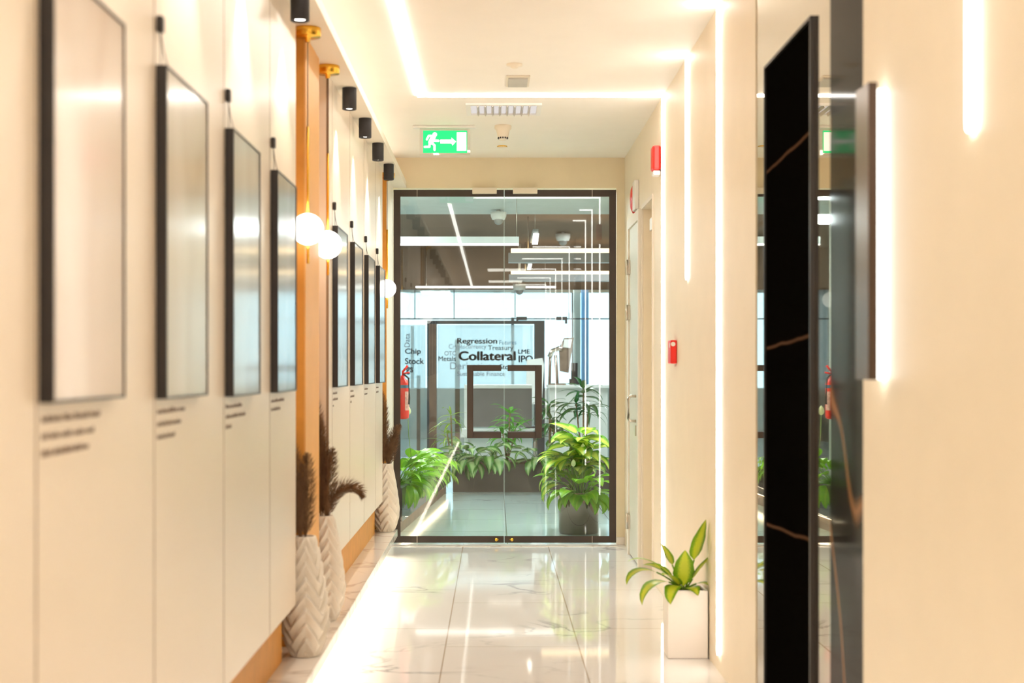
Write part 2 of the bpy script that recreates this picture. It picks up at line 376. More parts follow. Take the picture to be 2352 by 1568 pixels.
# ochre piers in the niches
def ribbed(name, x0, x1, y0, y1, z0, z1):
    m = MB(); box(name, 'orange', x0, x1-.0062, y0-.002, y1, z0, z1, kind=S)  # core in deeper ochre: shade of the unlit near side put into colour
    n = int((y1-y0)/.03)
    for k in range(n):
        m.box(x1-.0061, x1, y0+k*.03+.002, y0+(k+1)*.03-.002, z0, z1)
    return m.build(name, 'orange_lit', kind=S)
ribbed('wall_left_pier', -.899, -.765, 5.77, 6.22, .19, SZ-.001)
box('wall_left_pier', 'orange', -.899, -.757, 9.98, 10.02, .19, SZ-.001, kind=S)
box('wall_left_pier', 'wall', -.899, -.757, 10.021, YD-.002, 0, SZ-.001, kind=S)
box('wall_left_base', 'wall', -.899, -.86, YB, 9.97, 0, .139, kind=S)

# floating marble ledge with a light line under it
t = thing('marble_ledge', 'long low white marble ledge floating along the left wall', 'ledge', (-.78, 2, .14))
box('slab', 'marble', -.8985, -.677, YB+.01, 9.975, .14, .19, t, bev=.002)
t = thing('ledge_light', 'bright line of light glowing under the marble ledge', 'light strip', (-.73, 2, .12))
box('light_strip', 'shelfled', -.715, -.690, YB+.1, 9.90, .128, .139, t)

# ------------------------------------------------------------------ right wall
mb = MB(); mb.box(XR, 1.2, YB, 3.77, 0, CZ); mb.build('wall_right', 'wall_r', kind=S)
mb = MB()
mb.box(XR, 1.2, 5.325, 8.72, 0, CZ); mb.box(XR, 1.2, 8.7201, 9.32, 2.36, CZ); mb.box(XR, 1.2, 9.3201, YD-.0012, 0, CZ)
mb.build('wall_right', 'wall_r', kind=S)
box('wall_right_recess', 'header', 1.13, 1.2, 8.7205, 9.3196, 0, 2.359, kind=S)
# lift lobby cladding
box('wall_right_marble', 'bmarble_gloss', XR+.002, 1.2, 3.772, 4.148, 0, CZ-.001, kind=S)
t = thing('mirror_panel', 'tall bronze mirror panel around the black marble doorway on the right', 'mirror', (XR, 4.7, 0))
box('mirror_panel', 'mirror', XR+.004, XR+.06, 4.15, 5.322, .002, CZ-.002, t)
t = thing('lift_door', 'black veined marble lift door set in the mirror panel', 'door', (XR, 4.7, 0))
mb = MB(); mb.box(XR-.002, XR+.0035, 4.37, 5.10, .001, 2.39); mb.build('door_panel', 'lift_marble', t)
mb = MB(); mb.box(XR-.010, XR+.0035, 4.36, 4.369, .001, 2.40); mb.box(XR-.010, XR+.0035, 5.101, 5.11, .001, 2.40); mb.box(XR-.010, XR+.0035, 4.3695, 5.1005, 2.391, 2.40)
mb.build('door_frame', 'black', t)

# wall doors near the glass
d = thing('door_1', None, None, (XR, 9.85, 0)); d['kind'] = S
box('door_leaf', 'door_w', XR-.018, XR-.001, 9.42, 10.08, .01, 2.30, d)
mb = MB(); mb.box(XR-.03, XR-.0005, 10.082, 10.16, 0, 2.37); mb.box(XR-.03, XR-.0005, 9.36, 9.418, 0, 2.37); mb.box(XR-.03, XR-.0005, 9.4185, 10.0815, 2.302, 2.37)
mb.build('door_frame', 'wall', d)
for py in (614, 718, 1196):
    zc = P(1450, py, 10.08).z
    mb = MB(); mb.cyl((XR-.036, 10.081, zc-.055), .009, .11, 12); mb.box(XR-.031, XR-.019, 10.03, 10.075, zc-.05, zc+.05)
    mb.build('hinge', 'steel', d)
z0, z1 = P(1455, 970, 9.62).z, P(1455, 906, 9.62).z
mb = MB(); mb.tube([(XR-.018, 9.62, z0+.01), (XR-.055, 9.62, z0+.01), (XR-.07, 9.62, z0+.025), (XR-.07, 9.62, z1-.025), (XR-.055, 9.62, z1-.01), (XR-.018, 9.62, z1-.01)], .010, 10)
mb.build('door_handle', 'steel', d)
box('lock_plate', 'steel', XR-.024, XR-.0185, 9.60, 9.64, z0-.09, z0-.02, d)
d = thing('door_2', None, None, (XR, 9.0, 0)); d['kind'] = S
box('door_leaf', 'header', 1.09, 1.128, 8.74, 9.30, .01, 2.33, d)
mb = MB(); mb.box(XR-.012, XR+.02, 8.70, 8.7199, 0, 2.38); mb.box(XR-.012, XR-.0005, 9.3205, 9.345, 0, 2.38); mb.box(XR-.012, XR-.0005, 8.7202, 9.32, 2.361, 2.39)
mb.build('door_frame', 'wall', d)
box('door_closer', 'steel', 1.0, 1.085, 8.80, 9.15, 2.20, 2.28, d, bev=.004)

# ------------------------------------------------------------------ light lines
def vline(label, Y, ztop, zbot, ceil_x=None, group=None):
    """light line down the right wall and, with ceil_x, on over the ceiling"""
    t = thing('light_line', label, 'light strip', (XR, Y, zbot), group)
    mb = MB(); mb.box(XR-.011, XR-.0005, Y-.0175, Y+.0175, zbot+.0175, ztop); mb.cyl((XR-.011, Y, zbot+.0175), .0172, .0104, 16, 'X')
    mb.build('wall_run', 'led', t)
    if ceil_x is not None:
        mb = MB(); mb.box(ceil_x, XR-.0005, Y-.0175, Y+.0175, CZ-.011, CZ-.0005); mb.build('ceiling_run', 'led', t)
    return t
YA = 8.21
ta = vline('long light line running down the ceiling, across it and down the right wall', YA, CZ-.012, .155, -.4265)
mb = MB(); mb.box(-.4443, -.409, YB+.5, YA+.0175, CZ-.011, CZ-.0005); mb.build('ceiling_run', 'led', ta)
vline('short light line ending halfway down the right wall above the red call point', 7.18, CZ-.012, 1.765, .85)
vline('light line reaching nearly to the floor beside the white square plant pot', 6.17, CZ-.012, .075, .84)
vline('nearest light line, ending high on the cream wall at far right', 2.90, CZ-.012, 1.80, .5)
for k, y in enumerate((.9, -1.2, -3.4, -5.4)):
    vline('light line on the right wall, %s behind the viewpoint' % ['just', 'a little way', 'well', 'farthest'][k], y, CZ-.012, .3 if k % 2 else 1.6, .4)

# back-lit wall sconce by the lift
Ys = 3.45
t = thing('wall_sconce', 'dark bronze upright wall light with bright glow behind it beside the lift', 'wall light', (XR-.03, Ys+.06, 1.3))
zs0, zs1 = P(2000, 872, Ys).z, P(2000, 188, Ys).z
mb = MB(); mb.box(XR-.070, XR-.048, Ys, Ys+.125, zs0, zs1, .0015); mb.build('cover', 'sconce' if 'sconce' in M else mat('bronze_satin', (.11, .075, .058), .22, metal=.6), t)
M['sconce_led'] = emitmat('sconce_led', (1, .95, .86), 2.6)
mb = MB(); mb.box(XR-.0475, XR-.0005, Ys+.085, Ys+.150, zs0-.0, zs1+.0); mb.build('light_strip', 'sconce_led', t)

# fire items on the right wall
t = thing('fire_alarm_sounder', 'red fire alarm sounder high on the right wall by the long light line', 'alarm', (XR, 8.38, 2.5))
z0, z1 = P(1517, 404, 8.38).z, P(1517, 336, 8.38).z
MB().box(XR-.05, XR-.001, 8.33, 8.44, z0+.03, z1, .012).build('housing', 'red', t)
MB().box(XR-.045, XR-.001, 8.34, 8.43, z0, z0+.0295, .008).build('flasher', 'white', t)
t = thing('call_point', 'small red manual call point on the right wall between two light lines', 'alarm', (XR, 7.66, 1.4))
z0, z1 = P(1546, 835, 7.66).z, P(1546, 781, 7.66).z
MB().box(XR-.035, XR-.001, 7.60, 7.72, z0, z1, .006).build('housing', 'red', t)
mb = MB(); mb.lathe([(.001, -.0355), (.014, -.037), (.014, -.0345)], (XR, 7.63, z1-.028), 16, 'X', cap=False); mb.cyl((XR-.022, 7.5985, z1-.022), .012, .0012, 16, 'Y'); mb.build('button', 'white', t)
t = thing('fire_bell', 'red and white round fire bell above the white door at right', 'alarm', (XR, 9.86, 2.6))
zc = P(1450, 457, 9.86).z
mb = MB(); mb.lathe([(.10, -.001), (.10, -.016), (.07, -.030), (.001, -.034)], (XR, 9.86, zc), 28, 'X', cap=False); mb.build('gong', 'red', t)
mb = MB(); mb.box(XR-.03, XR-.0006, 9.60, 9.755, zc-.10, zc+.10, .005); mb.build('back_box', 'white', t)

# ------------------------------------------------------------------ ceiling fittings
tx0, tx1, ty0, ty1 = -.17, .285, 8.46, 8.82
t = thing('ceiling_troffer', 'white louvred ceiling light set in the ceiling before the exit sign', 'ceiling light', ((tx0+tx1)/2, 8.64, CZ))
fr = .028
mb = MB(); mb.box(tx0, tx1, ty0, ty0+fr, CZ-.013, CZ-.0006); mb.box(tx0, tx1, ty1-fr, ty1, CZ-.013, CZ-.0006); mb.box(tx0, tx0+fr, ty0+fr+.0001, ty1-fr-.0001, CZ-.013, CZ-.0006); mb.box(tx1-fr, tx1, ty0+fr+.0001, ty1-fr-.0001, CZ-.013, CZ-.0006)
mb.build('frame', 'white', t)
mb = MB()
for k in range(1, 9):
    x = tx0+fr+(tx1-tx0-2*fr)*k/9
    mb.prism([(x-.010, ty0+fr, CZ-.0008), (x+.010, ty0+fr, CZ-.0008), (x, ty0+fr, CZ-.024)], (0, ty1-ty0-2*fr, 0))
mb.build('louvre', 'steel', t)
M['troff'] = emitmat('troffer_tube', (1, .93, .88), .45)
box('diffuser', 'troff', tx0+fr+.001, tx1-fr-.001, ty0+fr+.001, ty1-fr-.001, CZ-.003, CZ-.0005, t)
t = thing('smoke_detector', 'cream cone-shaped smoke detector on the ceiling right of the exit sign', 'smoke detector', (.057, 9.25, CZ))
MB().lathe([(.055, 0), (.055, -.022), (.045, -.03), (.034, -.075), (.02, -.095), (.001, -.097)], (.057, 9.25, CZ-.0005), 28, cap=False).build('housing', 'cream_plastic', t)
mb = MB()
for k in range(12):
    a = 2*PI*k/12; c = (.057+.030*math.cos(a), 9.25+.030*math.sin(a), CZ-.083)
    mb.box(c[0]-.0045, c[0]+.0045, c[1]-.0045, c[1]+.0045, c[2]-.004, c[2]+.006)
mb.build('vent_slot', 'black', t)
t = thing('flush_sprinkler_plate', 'small flat brass-rimmed sprinkler cover behind the smoke detector', 'sprinkler', (.057, 10.1, CZ))
MB().lathe([(.036, 0), (.036, -.006), (.001, -.008)], (.057, 10.1, CZ-.0005), 28, cap=False).build('cover_plate', 'brass', t)
MB().lathe([(.033, -.007), (.030, -.0095), (.001, -.010)], (.057, 10.1, CZ-.0005), 28, cap=False).build('cap', 'cream_plastic', t)
t = thing('ceiling_grille', 'small grey square speaker grille in the ceiling', 'grille', (.13, 7.80, CZ))
MB().box(.065, .195, 7.66, 7.94, CZ-.008, CZ-.0006, .002).build('frame', 'cream_plastic', t)
M['grille'] = mat('grey_grille', (.50, .48, .43), .5)
MB().box(.078, .182, 7.69, 7.91, CZ-.016, CZ-.0085, .001).build('grille', 'grille', t)
t = thing('ceiling_sensor', 'small round cream motion sensor flush in the ceiling nearer than the grille', 'sensor', (.105, 7.38, CZ))
MB().lathe([(.042, 0), (.042, -.008), (.020, -.012), (.018, -.02), (.001, -.022)], (.105, 7.38, CZ-.0005), 28, cap=False).build('housing', 'cream_plastic', t)

# exit sign
YE = 9.26
t = thing('exit_sign', 'green illuminated emergency exit sign with running man hanging from the ceiling', 'sign', (-.34, YE, CZ))
a, b = P(964, 290, YE), P(1080, 356, YE)
MB().box(a.x-.045, b.x+.035, YE-.03, YE+.03, CZ-.018, CZ-.0006, .004).build('ceiling_plate', 'white', t)
box('acrylic_panel', 'acrylic', a.x, b.x, YE-.004, YE+.004, b.z, CZ-.0185, t)
g0, g1 = P(972, 351, YE), P(1073, 300, YE)
face = box('sign_face', 'green', g0.x, g1.x, YE-.0075, YE+.0075, g0.z, g1.z, t)
def gp(u, v, side=-1):     # u,v in the zoomed sign crop (2352x662 over 940..1260, 270..360)
    p = P(940+u*320/2352, 270+v*90/662, YE); return (p.x, YE+side*.0076, p.z)
def stroke(mb, pts, wd, side=-1):
    q = [Vector(gp(u, v, side)) for u, v in pts]; y = q[0].y; wd = wd*320/2352/F*YE/2
    for p1, p2 in zip(q, q[1:]):
        d = (p2-p1).normalized(); n = Vector((-d.z, 0, d.x))*wd
        mb.prism([p1+n, p1-n, p2-n, p2+n], (0, side*.0012, 0))
    for p in q: mb.prism([(p.x+wd*math.cos(k*PI/6), y, p.z+wd*math.sin(k*PI/6)) for k in range(12)], (0, side*.0013, 0))
for side in (-1, 1):
    mb = MB()
    c = Vector(gp(432, 290, side)); r = 40*320/2352/F*YE
    mb.prism([(c.x+r*math.cos(k*PI/10), c.y, c.z+r*math.sin(k*PI/10)) for k in range(20)], (0, side*.0014, 0))
    stroke(mb, [(405, 335), (365, 420)], 88, side)
    stroke(mb, [(375, 310), (330, 310), (298, 372)], 38, side)
    stroke(mb, [(400, 392), (495, 395)], 40, side)
    stroke(mb, [(345, 420), (342, 495), (262, 498)], 38, side)
    stroke(mb, [(372, 425), (428, 470), (428, 548)], 40, side)
    mb.build('running_man', 'exitwhite', face)
    mb = MB(); mb.prism([gp(u, v, side) for u, v in ((525, 374), (712, 374), (712, 338), (792, 407), (730, 478), (712, 440), (525, 440))], (0, side*.0012, 0)); mb.build('arrow', 'exitwhite', face)
    mb = MB(); mb.prism([gp(u, v, side) for u, v in ((802, 250), (965, 250), (965, 565), (802, 565))], (0, side*.0012, 0)); mb.build('door_symbol', 'exitwhite', face)

# ------------------------------------------------------------------ black can spots with their real light
def can(Y, label, first=None):
    x = -.699
    if first: t = copy_tree(first); t.location = (x, Y, SZ); t['label'] = label; return t
    t = thing('ceiling_spotlight', label, 'spotlight', (x, Y, SZ), 'black can spotlights along the left soffit')
    MB().lathe([(.034, -.0005), (.0345, -.003), (.0345, -.103), (.031, -.105), (.029, -.098), (.001, -.097)], (x, Y, SZ), 32, cap=False).build('can_body', 'blackmat', t)
    M['spotlens'] = emitmat('spot_lens', (1, .95, .88), 6)
    MB().lathe([(.026, -.0975), (.001, -.0985)], (x, Y, SZ), 24, cap=False).build('lens', 'spotlens', t)
    l = bpy.data.lights.new('spot_beam', 'SPOT'); l.energy = SPOT_W; l.color = (1, .90, .76); l.spot_size = math.radians(78); l.spot_blend = .6; l.shadow_soft_size = .012
    lo = bpy.data.objects.new('spot_beam', l); C.objects.link(lo); lo.parent = t; lo.location = (0, 0, -.112)
    lo.rotation_euler = (0, math.radians(-6), 0)
    return t
sy = lambda py: (SZ-H)*F/(VY-py)
names = ['black can spotlight just beyond the globe pendants, largest of the row of four', 'second black can spotlight beyond the globe pendants', 'third black can spotlight beyond the globe pendants', 'farthest black can spotlight, last before the glass doors']
s0 = can(sy(202), names[0])
for py, nm in zip((272, 329, 377), names[1:]): can(sy(py), nm, s0)
near = ['black can spotlight at the top edge of the picture before the orange niche', 'black can spotlight over the third nearest picture', 'black can spotlight over the second nearest picture', 'black can spotlight over the nearest picture']
for k, nm in enumerate(near): can(5.12-.823*k, nm, s0)
for k in range(4): can(1.83-1.6*k, 'black can spotlight on the left soffit behind the viewpoint', s0)

# ------------------------------------------------------------------ globe pendants
def pendant(Y, x, label, first=None):
    if first: t = copy_tree(first); t.location = (x, Y, SZ); t['label'] = label; return t
    t = thing('globe_pendant', label, 'pendant light', (x, Y, SZ), 'globe pendants on brass rods')
    MB().lathe([(.001, -.0005), (.052, -.0005), (.053, -.003), (.053, -.033), (.050, -.036), (.012, -.037), (.010, -.055), (.001, -.056)], (x, Y, SZ), 40, cap=False).build('canopy', 'brass', t)
    MB().cyl((x, Y, 2.27), .0022, SZ-.055-2.27, 8).build('cord', 'wood', t)
    MB().cyl((x, Y, 1.935), .006, .345, 12).build('rod', 'brass', t)
    MB().cyl((x+.001, Y, 1.735), .006, .09, 12).build('lower_rod', 'brass', t)
    MB().sphere((x, Y, 1.872), .063, 40).build('globe', 'globe', t)
    return t
p0 = pendant(5.66, -.742, 'nearest glowing globe pendant, in front of the ochre pier')
pendant(6.37, -.745, 'middle glowing globe pendant, just beyond the ochre pier', p0)
pendant(9.86, -.742, 'farthest glowing globe pendant, beside the glass doors', p0)

# ------------------------------------------------------------------ framed pictures with hooks and captions
FZ = [1.260, 1.249, 1.238, 1.235, 1.229, 1.227, 1.226, 1.224]
labels = ['largest and nearest black-framed picture, cut off at the left edge', 'second nearest black-framed picture on the cream panelling', 'third nearest black-framed picture, bluish grey print', 'fourth black-framed picture, last before the orange niche',
          'fifth black-framed picture, first one beyond the globe pendants', 'sixth black-framed picture, second beyond the globe pendants', 'seventh black-framed picture, next to last before the doors', 'farthest black-framed picture, last before the glass doors']
ords = ['nearest', 'second nearest', 'third nearest', 'fourth', 'fifth', 'sixth', 'seventh', 'farthest']
prints = [((.70, .56, .46), (.80, .70, .61)), ((.64, .56, .46), (.76, .70, .62)), ((.60, .59, .55), (.70, .71, .70)), ((.36, .38, .40), (.50, .53, .56))]
for k, Y in enumerate(FY1+FY2):
    FZ0, FZ1 = FZ[k], 2.006-.0035*k; Y += .012; W = .462; xf = XP+.026
    t = thing('framed_picture', labels[k], 'picture', (XP, Y+W/2, FZ0), 'framed pictures along the left wall')
    f = .005
    mb = MB(); mb.box(XP+.0004, xf, Y, Y+f, FZ0, FZ1); mb.box(XP+.0004, xf, Y+W-f, Y+W, FZ0, FZ1); mb.box(XP+.0004, xf, Y+f+.0001, Y+W-f-.0001, FZ0, FZ0+f); mb.box(XP+.0004, xf, Y+f+.0001, Y+W-f-.0001, FZ1-f, FZ1)
    mb.build('frame', 'black', t)
    pa, pb = prints[min(k, 3)]
    box('print', printmat('glazed_print_%d' % k, pa, pb, .7+k*.3), XP+.0005, xf-.003, Y+f+.0003, Y+W-f-.0003, FZ0+f+.0002, FZ1-f-.0002, t)
    # hook and hanging wire
    h = thing('picture_hook', 'small black hook with thin wires above the %s picture' % ords[k], 'hook', (XP, Y+.02, FZ1+.09), 'picture hooks above the frames')
    MB().box(XP+.0004, XP+.016, Y+.0, Y+.024, FZ1+.075, FZ1+.112, .004).build('hook_body', 'black', h)
    MB().tube([(XP+.008, Y+.01, FZ1+.076), (XP+.012, Y+.002, FZ1+.03), (XP+.012, Y+.001, FZ1-.0)], .0012, 5).tube([(XP+.008, Y+.014, FZ1+.076), (XP+.010, Y+.03, FZ1+.04), (XP+.016, Y+.06, FZ1)], .0012, 5).build('hanging_wire', 'black', h)
    # caption: rows of word-like marks
    c = thing('wall_caption', 'rows of small dark lettering on the panel under the %s picture' % ords[k], 'lettering', (XP, Y+.1, FZ0-.1), 'captions under the pictures')
    rnd = random.Random(k+3)
    for r_, ln in enumerate([(.36, .30, .28), (.26, .24, .13), (.24, .30, .07), (.26, .21, .0), (.15, .18, .03), (.16, .19, .05), (.18, .15, 0), (.19, .16, 0)][k]):
        if not ln: continue
        mb = MB(); y = Y+.014; zc = FZ0-.034-.029*r_
        while y < Y+.014+ln:
            wl = rnd.uniform(.03, .07); q = y
            while q < y+wl:
                hh = rnd.choice((.008, .008, .012)); mb.box(XP+.0003, XP+.0008, q, q+.0055, zc, zc+hh); mb.box(XP+.0003, XP+.0008, q+.0056, q+.0075, zc+rnd.choice((0, .003, .006)), zc+.008); q += .0095
            y += wl+.009
        mb.build('text_line', 'caption', c)

# ------------------------------------------------------------------ herringbone vases with dried pampas
def vase_mesh(mb, c, h=.468):
    n, m = 96, 150; rings = []
    for j in range(m+1):
        t = j/m
        base = .052+.034*math.sin(PI*min(1, (t)/.62)*.5)**.8 if t < .42 else None
        if t < .30: base = .056+.036*math.sin(t/.30*PI/2)
        else: base = .092-.049*((t-.30)/.70)**1.35
        ring = []
        for i in range(n):
            a = 2*PI*i/n; fac = 4; q = (a*fac/(2*PI)+.889) % 1; tri = abs(q-.5)*2          # chevron
            ph = (t*8-1.45*tri) % 1
            saw = ph if ph < .8 else (1-ph)*4
            amp = .030*min(1, t/.04)*min(1, (1-t)/.05)*(.65+.35*math.sin(PI*t))
            r = base+amp*(saw-.5)
            ring.append(mb.bm.verts.new((c[0]+r*math.cos(a), c[1]+r*math.sin(a), c[2]+t*h)))
        rings.append(ring)
    r_in = [mb.bm.verts.new((c[0]+.030*math.cos(2*PI*i/n), c[1]+.030*math.sin(2*PI*i/n), c[2]+h)) for i in range(n)]
    r_dn = [mb.bm.verts.new((c[0]+.030*math.cos(2*PI*i/n), c[1]+.030*math.sin(2*PI*i/n), c[2]+h-.08)) for i in range(n)]
    rings += [r_in, r_dn]
    for a, b in zip(rings, rings[1:]):
        for i in range(n): mb.bm.faces.new((a[i], a[(i+1) % n], b[(i+1) % n], b[i])).smooth = True
    mb.bm.faces.new(rings[0]); mb.bm.faces.new(r_dn)
v = thing('herringbone_vase', 'nearest white herringbone vase on the marble ledge', 'vase', (-.745, 5.60, .19), 'white herringbone vases')
mb = MB(); vase_mesh(mb, (-.745, 5.60, .191)); v1 = mb.build('vase_body', 'ceramic', v)
v2 = copy_tree(v); v2.location = (-.765, 6.39, .19); v2['label'] = 'middle white herringbone vase, partly behind the nearest one'; v2.rotation_euler = (0, 0, .3)
v3 = copy_tree(v); v3.location = (-.752, 9.86, .19); v3['label'] = 'farthest white herringbone vase beside the glass doors'; v3.rotation_euler = (0, 0, .15)

def plume(mb, base, az, lean, L, curl, rad=.042, hairs=420, seed=0):
    rnd = random.Random(seed); p = Vector(base); pts = []; e = PI/2-lean; n = 24
    for i in range(n+1):
        pts.append(p.copy()); d = Vector((math.cos(az)*math.cos(e), math.sin(az)*math.cos(e), math.sin(e))); p = p+d*L/n; e -= curl/n*(i/n)*2
    mb.tube(pts, .0022, 5, .0006)
    for _ in range(hairs):
        t = .14+.86*rnd.random(); i = min(n-1, int(t*n)); q = pts[i].lerp(pts[i+1], t*n-i); d = (pts[i+1]-pts[i]).normalized()
        a = rnd.uniform(0, 2*PI); u = d.orthogonal().normalized(); v_ = d.cross(u); out = u*math.cos(a)+v_*math.sin(a)
        rr = rad*(math.sin(PI*(.12+.86*t))**.6)*rnd.uniform(.6, 1.25); ln = rr*2.1
        m1 = q+out*rr*.6+d*ln*.4; tip = q+out*rr*1.05+d*ln*.75+Vector((0, 0, -.010*rnd.random())); wv = d.cross(out)*.0011
        mb.tri(q-wv, q+wv, m1); mb.tri(m1-wv*1.2, m1+wv*1.2, tip); mb.tri(m1-out*.001, m1+out*.001, tip)
def bunch(label, c, specs, seed):
    t = thing('pampas_grass', label, 'dried grass', c, 'dried pampas grass in the vases')
    for k, (az, lean, L, curl) in enumerate(specs):
        mb = MB(); plume(mb, (c[0]+.012*math.cos(az), c[1]+.012*math.sin(az), c[2]), az, lean, L, curl, seed=seed+k, hairs=int(1500*L/.4)); mb.build('plume', 'pampas', t)
bunch('dark dried pampas plumes in the nearest vase, leaning behind the panel', (-.745, 5.60, .60), [(PI, .05, .50, .35), (2.7, .12, .42, .5), (.5*PI, .02, .38, .3), (-2.6, .10, .34, .6)], 1)
bunch('dried pampas plumes with one drooping outward in the middle vase', (-.765, 6.39, .60), [(PI, .02, .62, .12), (2.2, .02, .50, .2), (.1, .05, .30, 2.9), (-.6, .02, .36, .3), (PI, .06, .44, .2)], 11)
bunch('dried pampas plumes in the farthest vase beside the glass doors', (-.752, 9.86, .60), [(PI, .0, .56, .1), (2.8, .05, .45, .2), (.2, .06, .34, .7), (0.0, .14, .26, .3)], 21)

# ------------------------------------------------------------------ glass double door
def leafdoor(label, x0, x1, hinge_left):
    t = thing('glass_door', label, 'door', ((x0+x1)/2, YD, .03), 'frameless glass double doors')
    zb, ztp = .012, zt-.012
    box('pane', 'glass', x0, x1, YD-.005, YD+.005, zb, ztp, t)
    w_ = 16/306.5; fo = YD-.0062
    mb = MB()
    mb.box(x0, x1, fo, fo+.001, ztp-w_, ztp-.002); mb.box(x0, x1, fo, fo+.001, zb+.002, zb+w_)
    if hinge_left: mb.box(x0, x0+w_, fo, fo+.001, zb+w_+.0001, ztp-w_-.0001)
    else: mb.box(x1-w_, x1, fo, fo+.001, zb+w_+.0001, ztp-w_-.0001)
    fr_ = mb.build('border', 'bronze', t)
    box('glass_edge', 'glass_edge', (x1-.001 if hinge_left else x0), (x1 if hinge_left else x0+.001), YD-.0062, YD+.006, zb, ztp, t)
    # patch fittings and handle
    px = (958 if hinge_left else 1360)
    hx = P(px, 0, YD).x
    mb = MB()
    for z in (ztp-w_, zb): mb.box(hx-.0015, hx+.0015, fo-.0012, fo-.0002, z, z+w_)
    mb.build('fitting_joint', 'steel', t)
    # C-shaped pull
    a = P(1073, 838, YD); b = P(1087, 1005, YD); xa, xb, xin = (a.x, b.x, P(1151, 0, YD).x) if hinge_left else (P(1244, 0, YD).x, P(1229, 0, YD).x, P(1166, 0, YD).x)
    th = 14/306.5
    mb = MB()
    for yy in (YD-.062, YD+.034):
        mb.box(xa, xb, yy, yy+.028, b.z, a.z, .002); mb.box(xb, xin, yy, yy+.028, a.z-th, a.z, .002); mb.box(xb, xin, yy, yy+.028, b.z, b.z+th, .002)
        mb.cyl(((xa+xb)/2, min(yy+.028, YD+.006), a.z-.08), .010, .028, 12, 'Y'); mb.cyl(((xa+xb)/2, min(yy+.028, YD+.006), b.z+.08), .010, .028, 12, 'Y')
    M['handle'] = mat('brown_handle', (.055, .034, .025), .4)
    mb.build('handle', 'handle', t)
    kx = P(1140 if hinge_left else 1176, 0, YD).x
    mb = MB(); mb.lathe([(.008, 0), (.013, -.004), (.013, -.014), (.009, -.02), (.001, -.022)], (kx, fo-.0002, zb+.026), 16, 'Y', cap=False)
    mb.lathe([(.006, 0), (.006, -.01), (.001, -.012)], (kx+(.011 if hinge_left else -.011), fo-.0002, zb+.026), 12, 'Y', cap=False); mb.build('lock_knob', 'brass', t)
    mg0, mg1 = (1085, 1141) if hinge_left else (1178, 1234)
    a = P(mg0, 446, YD); b = P(mg1, 433, YD)
    MB().box(a.x, b.x, YD-.06, YD-.0075, a.z, b.z, .002).build('magnet_lock', 'cream_plastic', t)
    return t
xm = P(1158, 0, YD).x
leafdoor('left leaf of the glass double door with brown border and square pull', xl+.003, xm-.002, True)
leafdoor('right leaf of the glass double door with brown border and square pull', xm+.002, xr-.003, False)

# ------------------------------------------------------------------ potted plant by the right wall
YPt = 6.55
t = thing('potted_plant', 'yellow-green broad-leaved plant in a tall white square pot by the right wall', 'plant', (.875, YPt, 0))
x0, x1 = P(1534, 0, 6.46).x, P(1626, 0, 6.46).x; zt_ = P(0, 1356, 6.46).z
mb = MB(); tw = .012
mb.box(x0, x1, 6.46, 6.46+tw, 0.001, zt_, .002); mb.box(x0, x1, 6.64-tw, 6.64, .001, zt_, .002); mb.box(x0, x0+tw, 6.46+tw, 6.64-tw, .001, zt_, .002); mb.box(x1-tw, x1, 6.46+tw, 6.64-tw, .001, zt_, .002)
mb.box(x0+.002, x1-.002, 6.462, 6.638, .001, .02)
mb.build('pot', 'pot_white', t)
box('soil', 'soil', x0+tw, x1-tw, 6.46+tw, 6.64-tw, .05, zt_-.008, t)
cx = (x0+x1)/2-.01
mb = MB(); zb = zt_-.01
# (azimuth from +x, elev, petiole, length, width, droop)
for az, el, pt, L, W, dr in [(-.7, 1.25, .15, .20, .085, -.0), (PI+.15, .95, .14, .17, .055, 1.3), (PI-.5, .72, .14, .19, .06, 2.0), (PI+.5, .75, .08, .21, .065, 2.3),
                             (PI+1.0, .9, .04, .15, .06, 2.8), (-1.6, 1.35, .02, .19, .075, .3), (-.2, 1.05, .06, .16, .07, .3), (-.35, .75, .06, .12, .05, 2.2), (-1.2, .7, .02, .12, .055, 1.5),
                             (2.3, 1.15, .12, .12, .055, .4), (PI-.1, 1.1, .06, .16, .05, 1.2), (-2.3, 1.0, .03, .16, .06, 1.0)]:
    mb.leaf((cx+.012*math.cos(az), YPt+.012*math.sin(az), zb), az, el, L, W*1.3, dr, .12, petiole=pt, shape=.7)
mb.build('foliage', 'leaf_yel', t)

# ------------------------------------------------------------------ lobby beyond the glass
LY = 27.0
mb = MB(); mb.box(-4, 4, YD+.0401, LY, -.06, 0); mb.build('floor_lobby', 'floor2', kind=S)
box('ceiling_lobby', 'grey_wall', -3, 3, YD+.121, 14.6, 2.90, 2.98, kind=S)
box('ceiling_office', 'brown_ceil', -4, 4, 14.55, LY, 3.10, 3.2, kind=S)
box('wall_lobby', 'brown_ceil', -3, 3, 14.56, 14.62, 2.98, 3.099, kind=S)
box('wall_lobby_left', 'grey_wall', -3.2, -.84, YD+.122, 11.9, 0, 2.899, kind=S)
box('wall_lobby_left', 'wood', -4.1, -4.0, 10.8, LY, 0, 3.2, kind=S)
box('wall_lobby_right', 'wall', 1.16, 3.2, YD+.122, 14.2, 0, 2.899, kind=S)
box('wall_lobby_right', 'wood', 4.0, 4.1, 10.8, LY, 0, 3.2, kind=S)

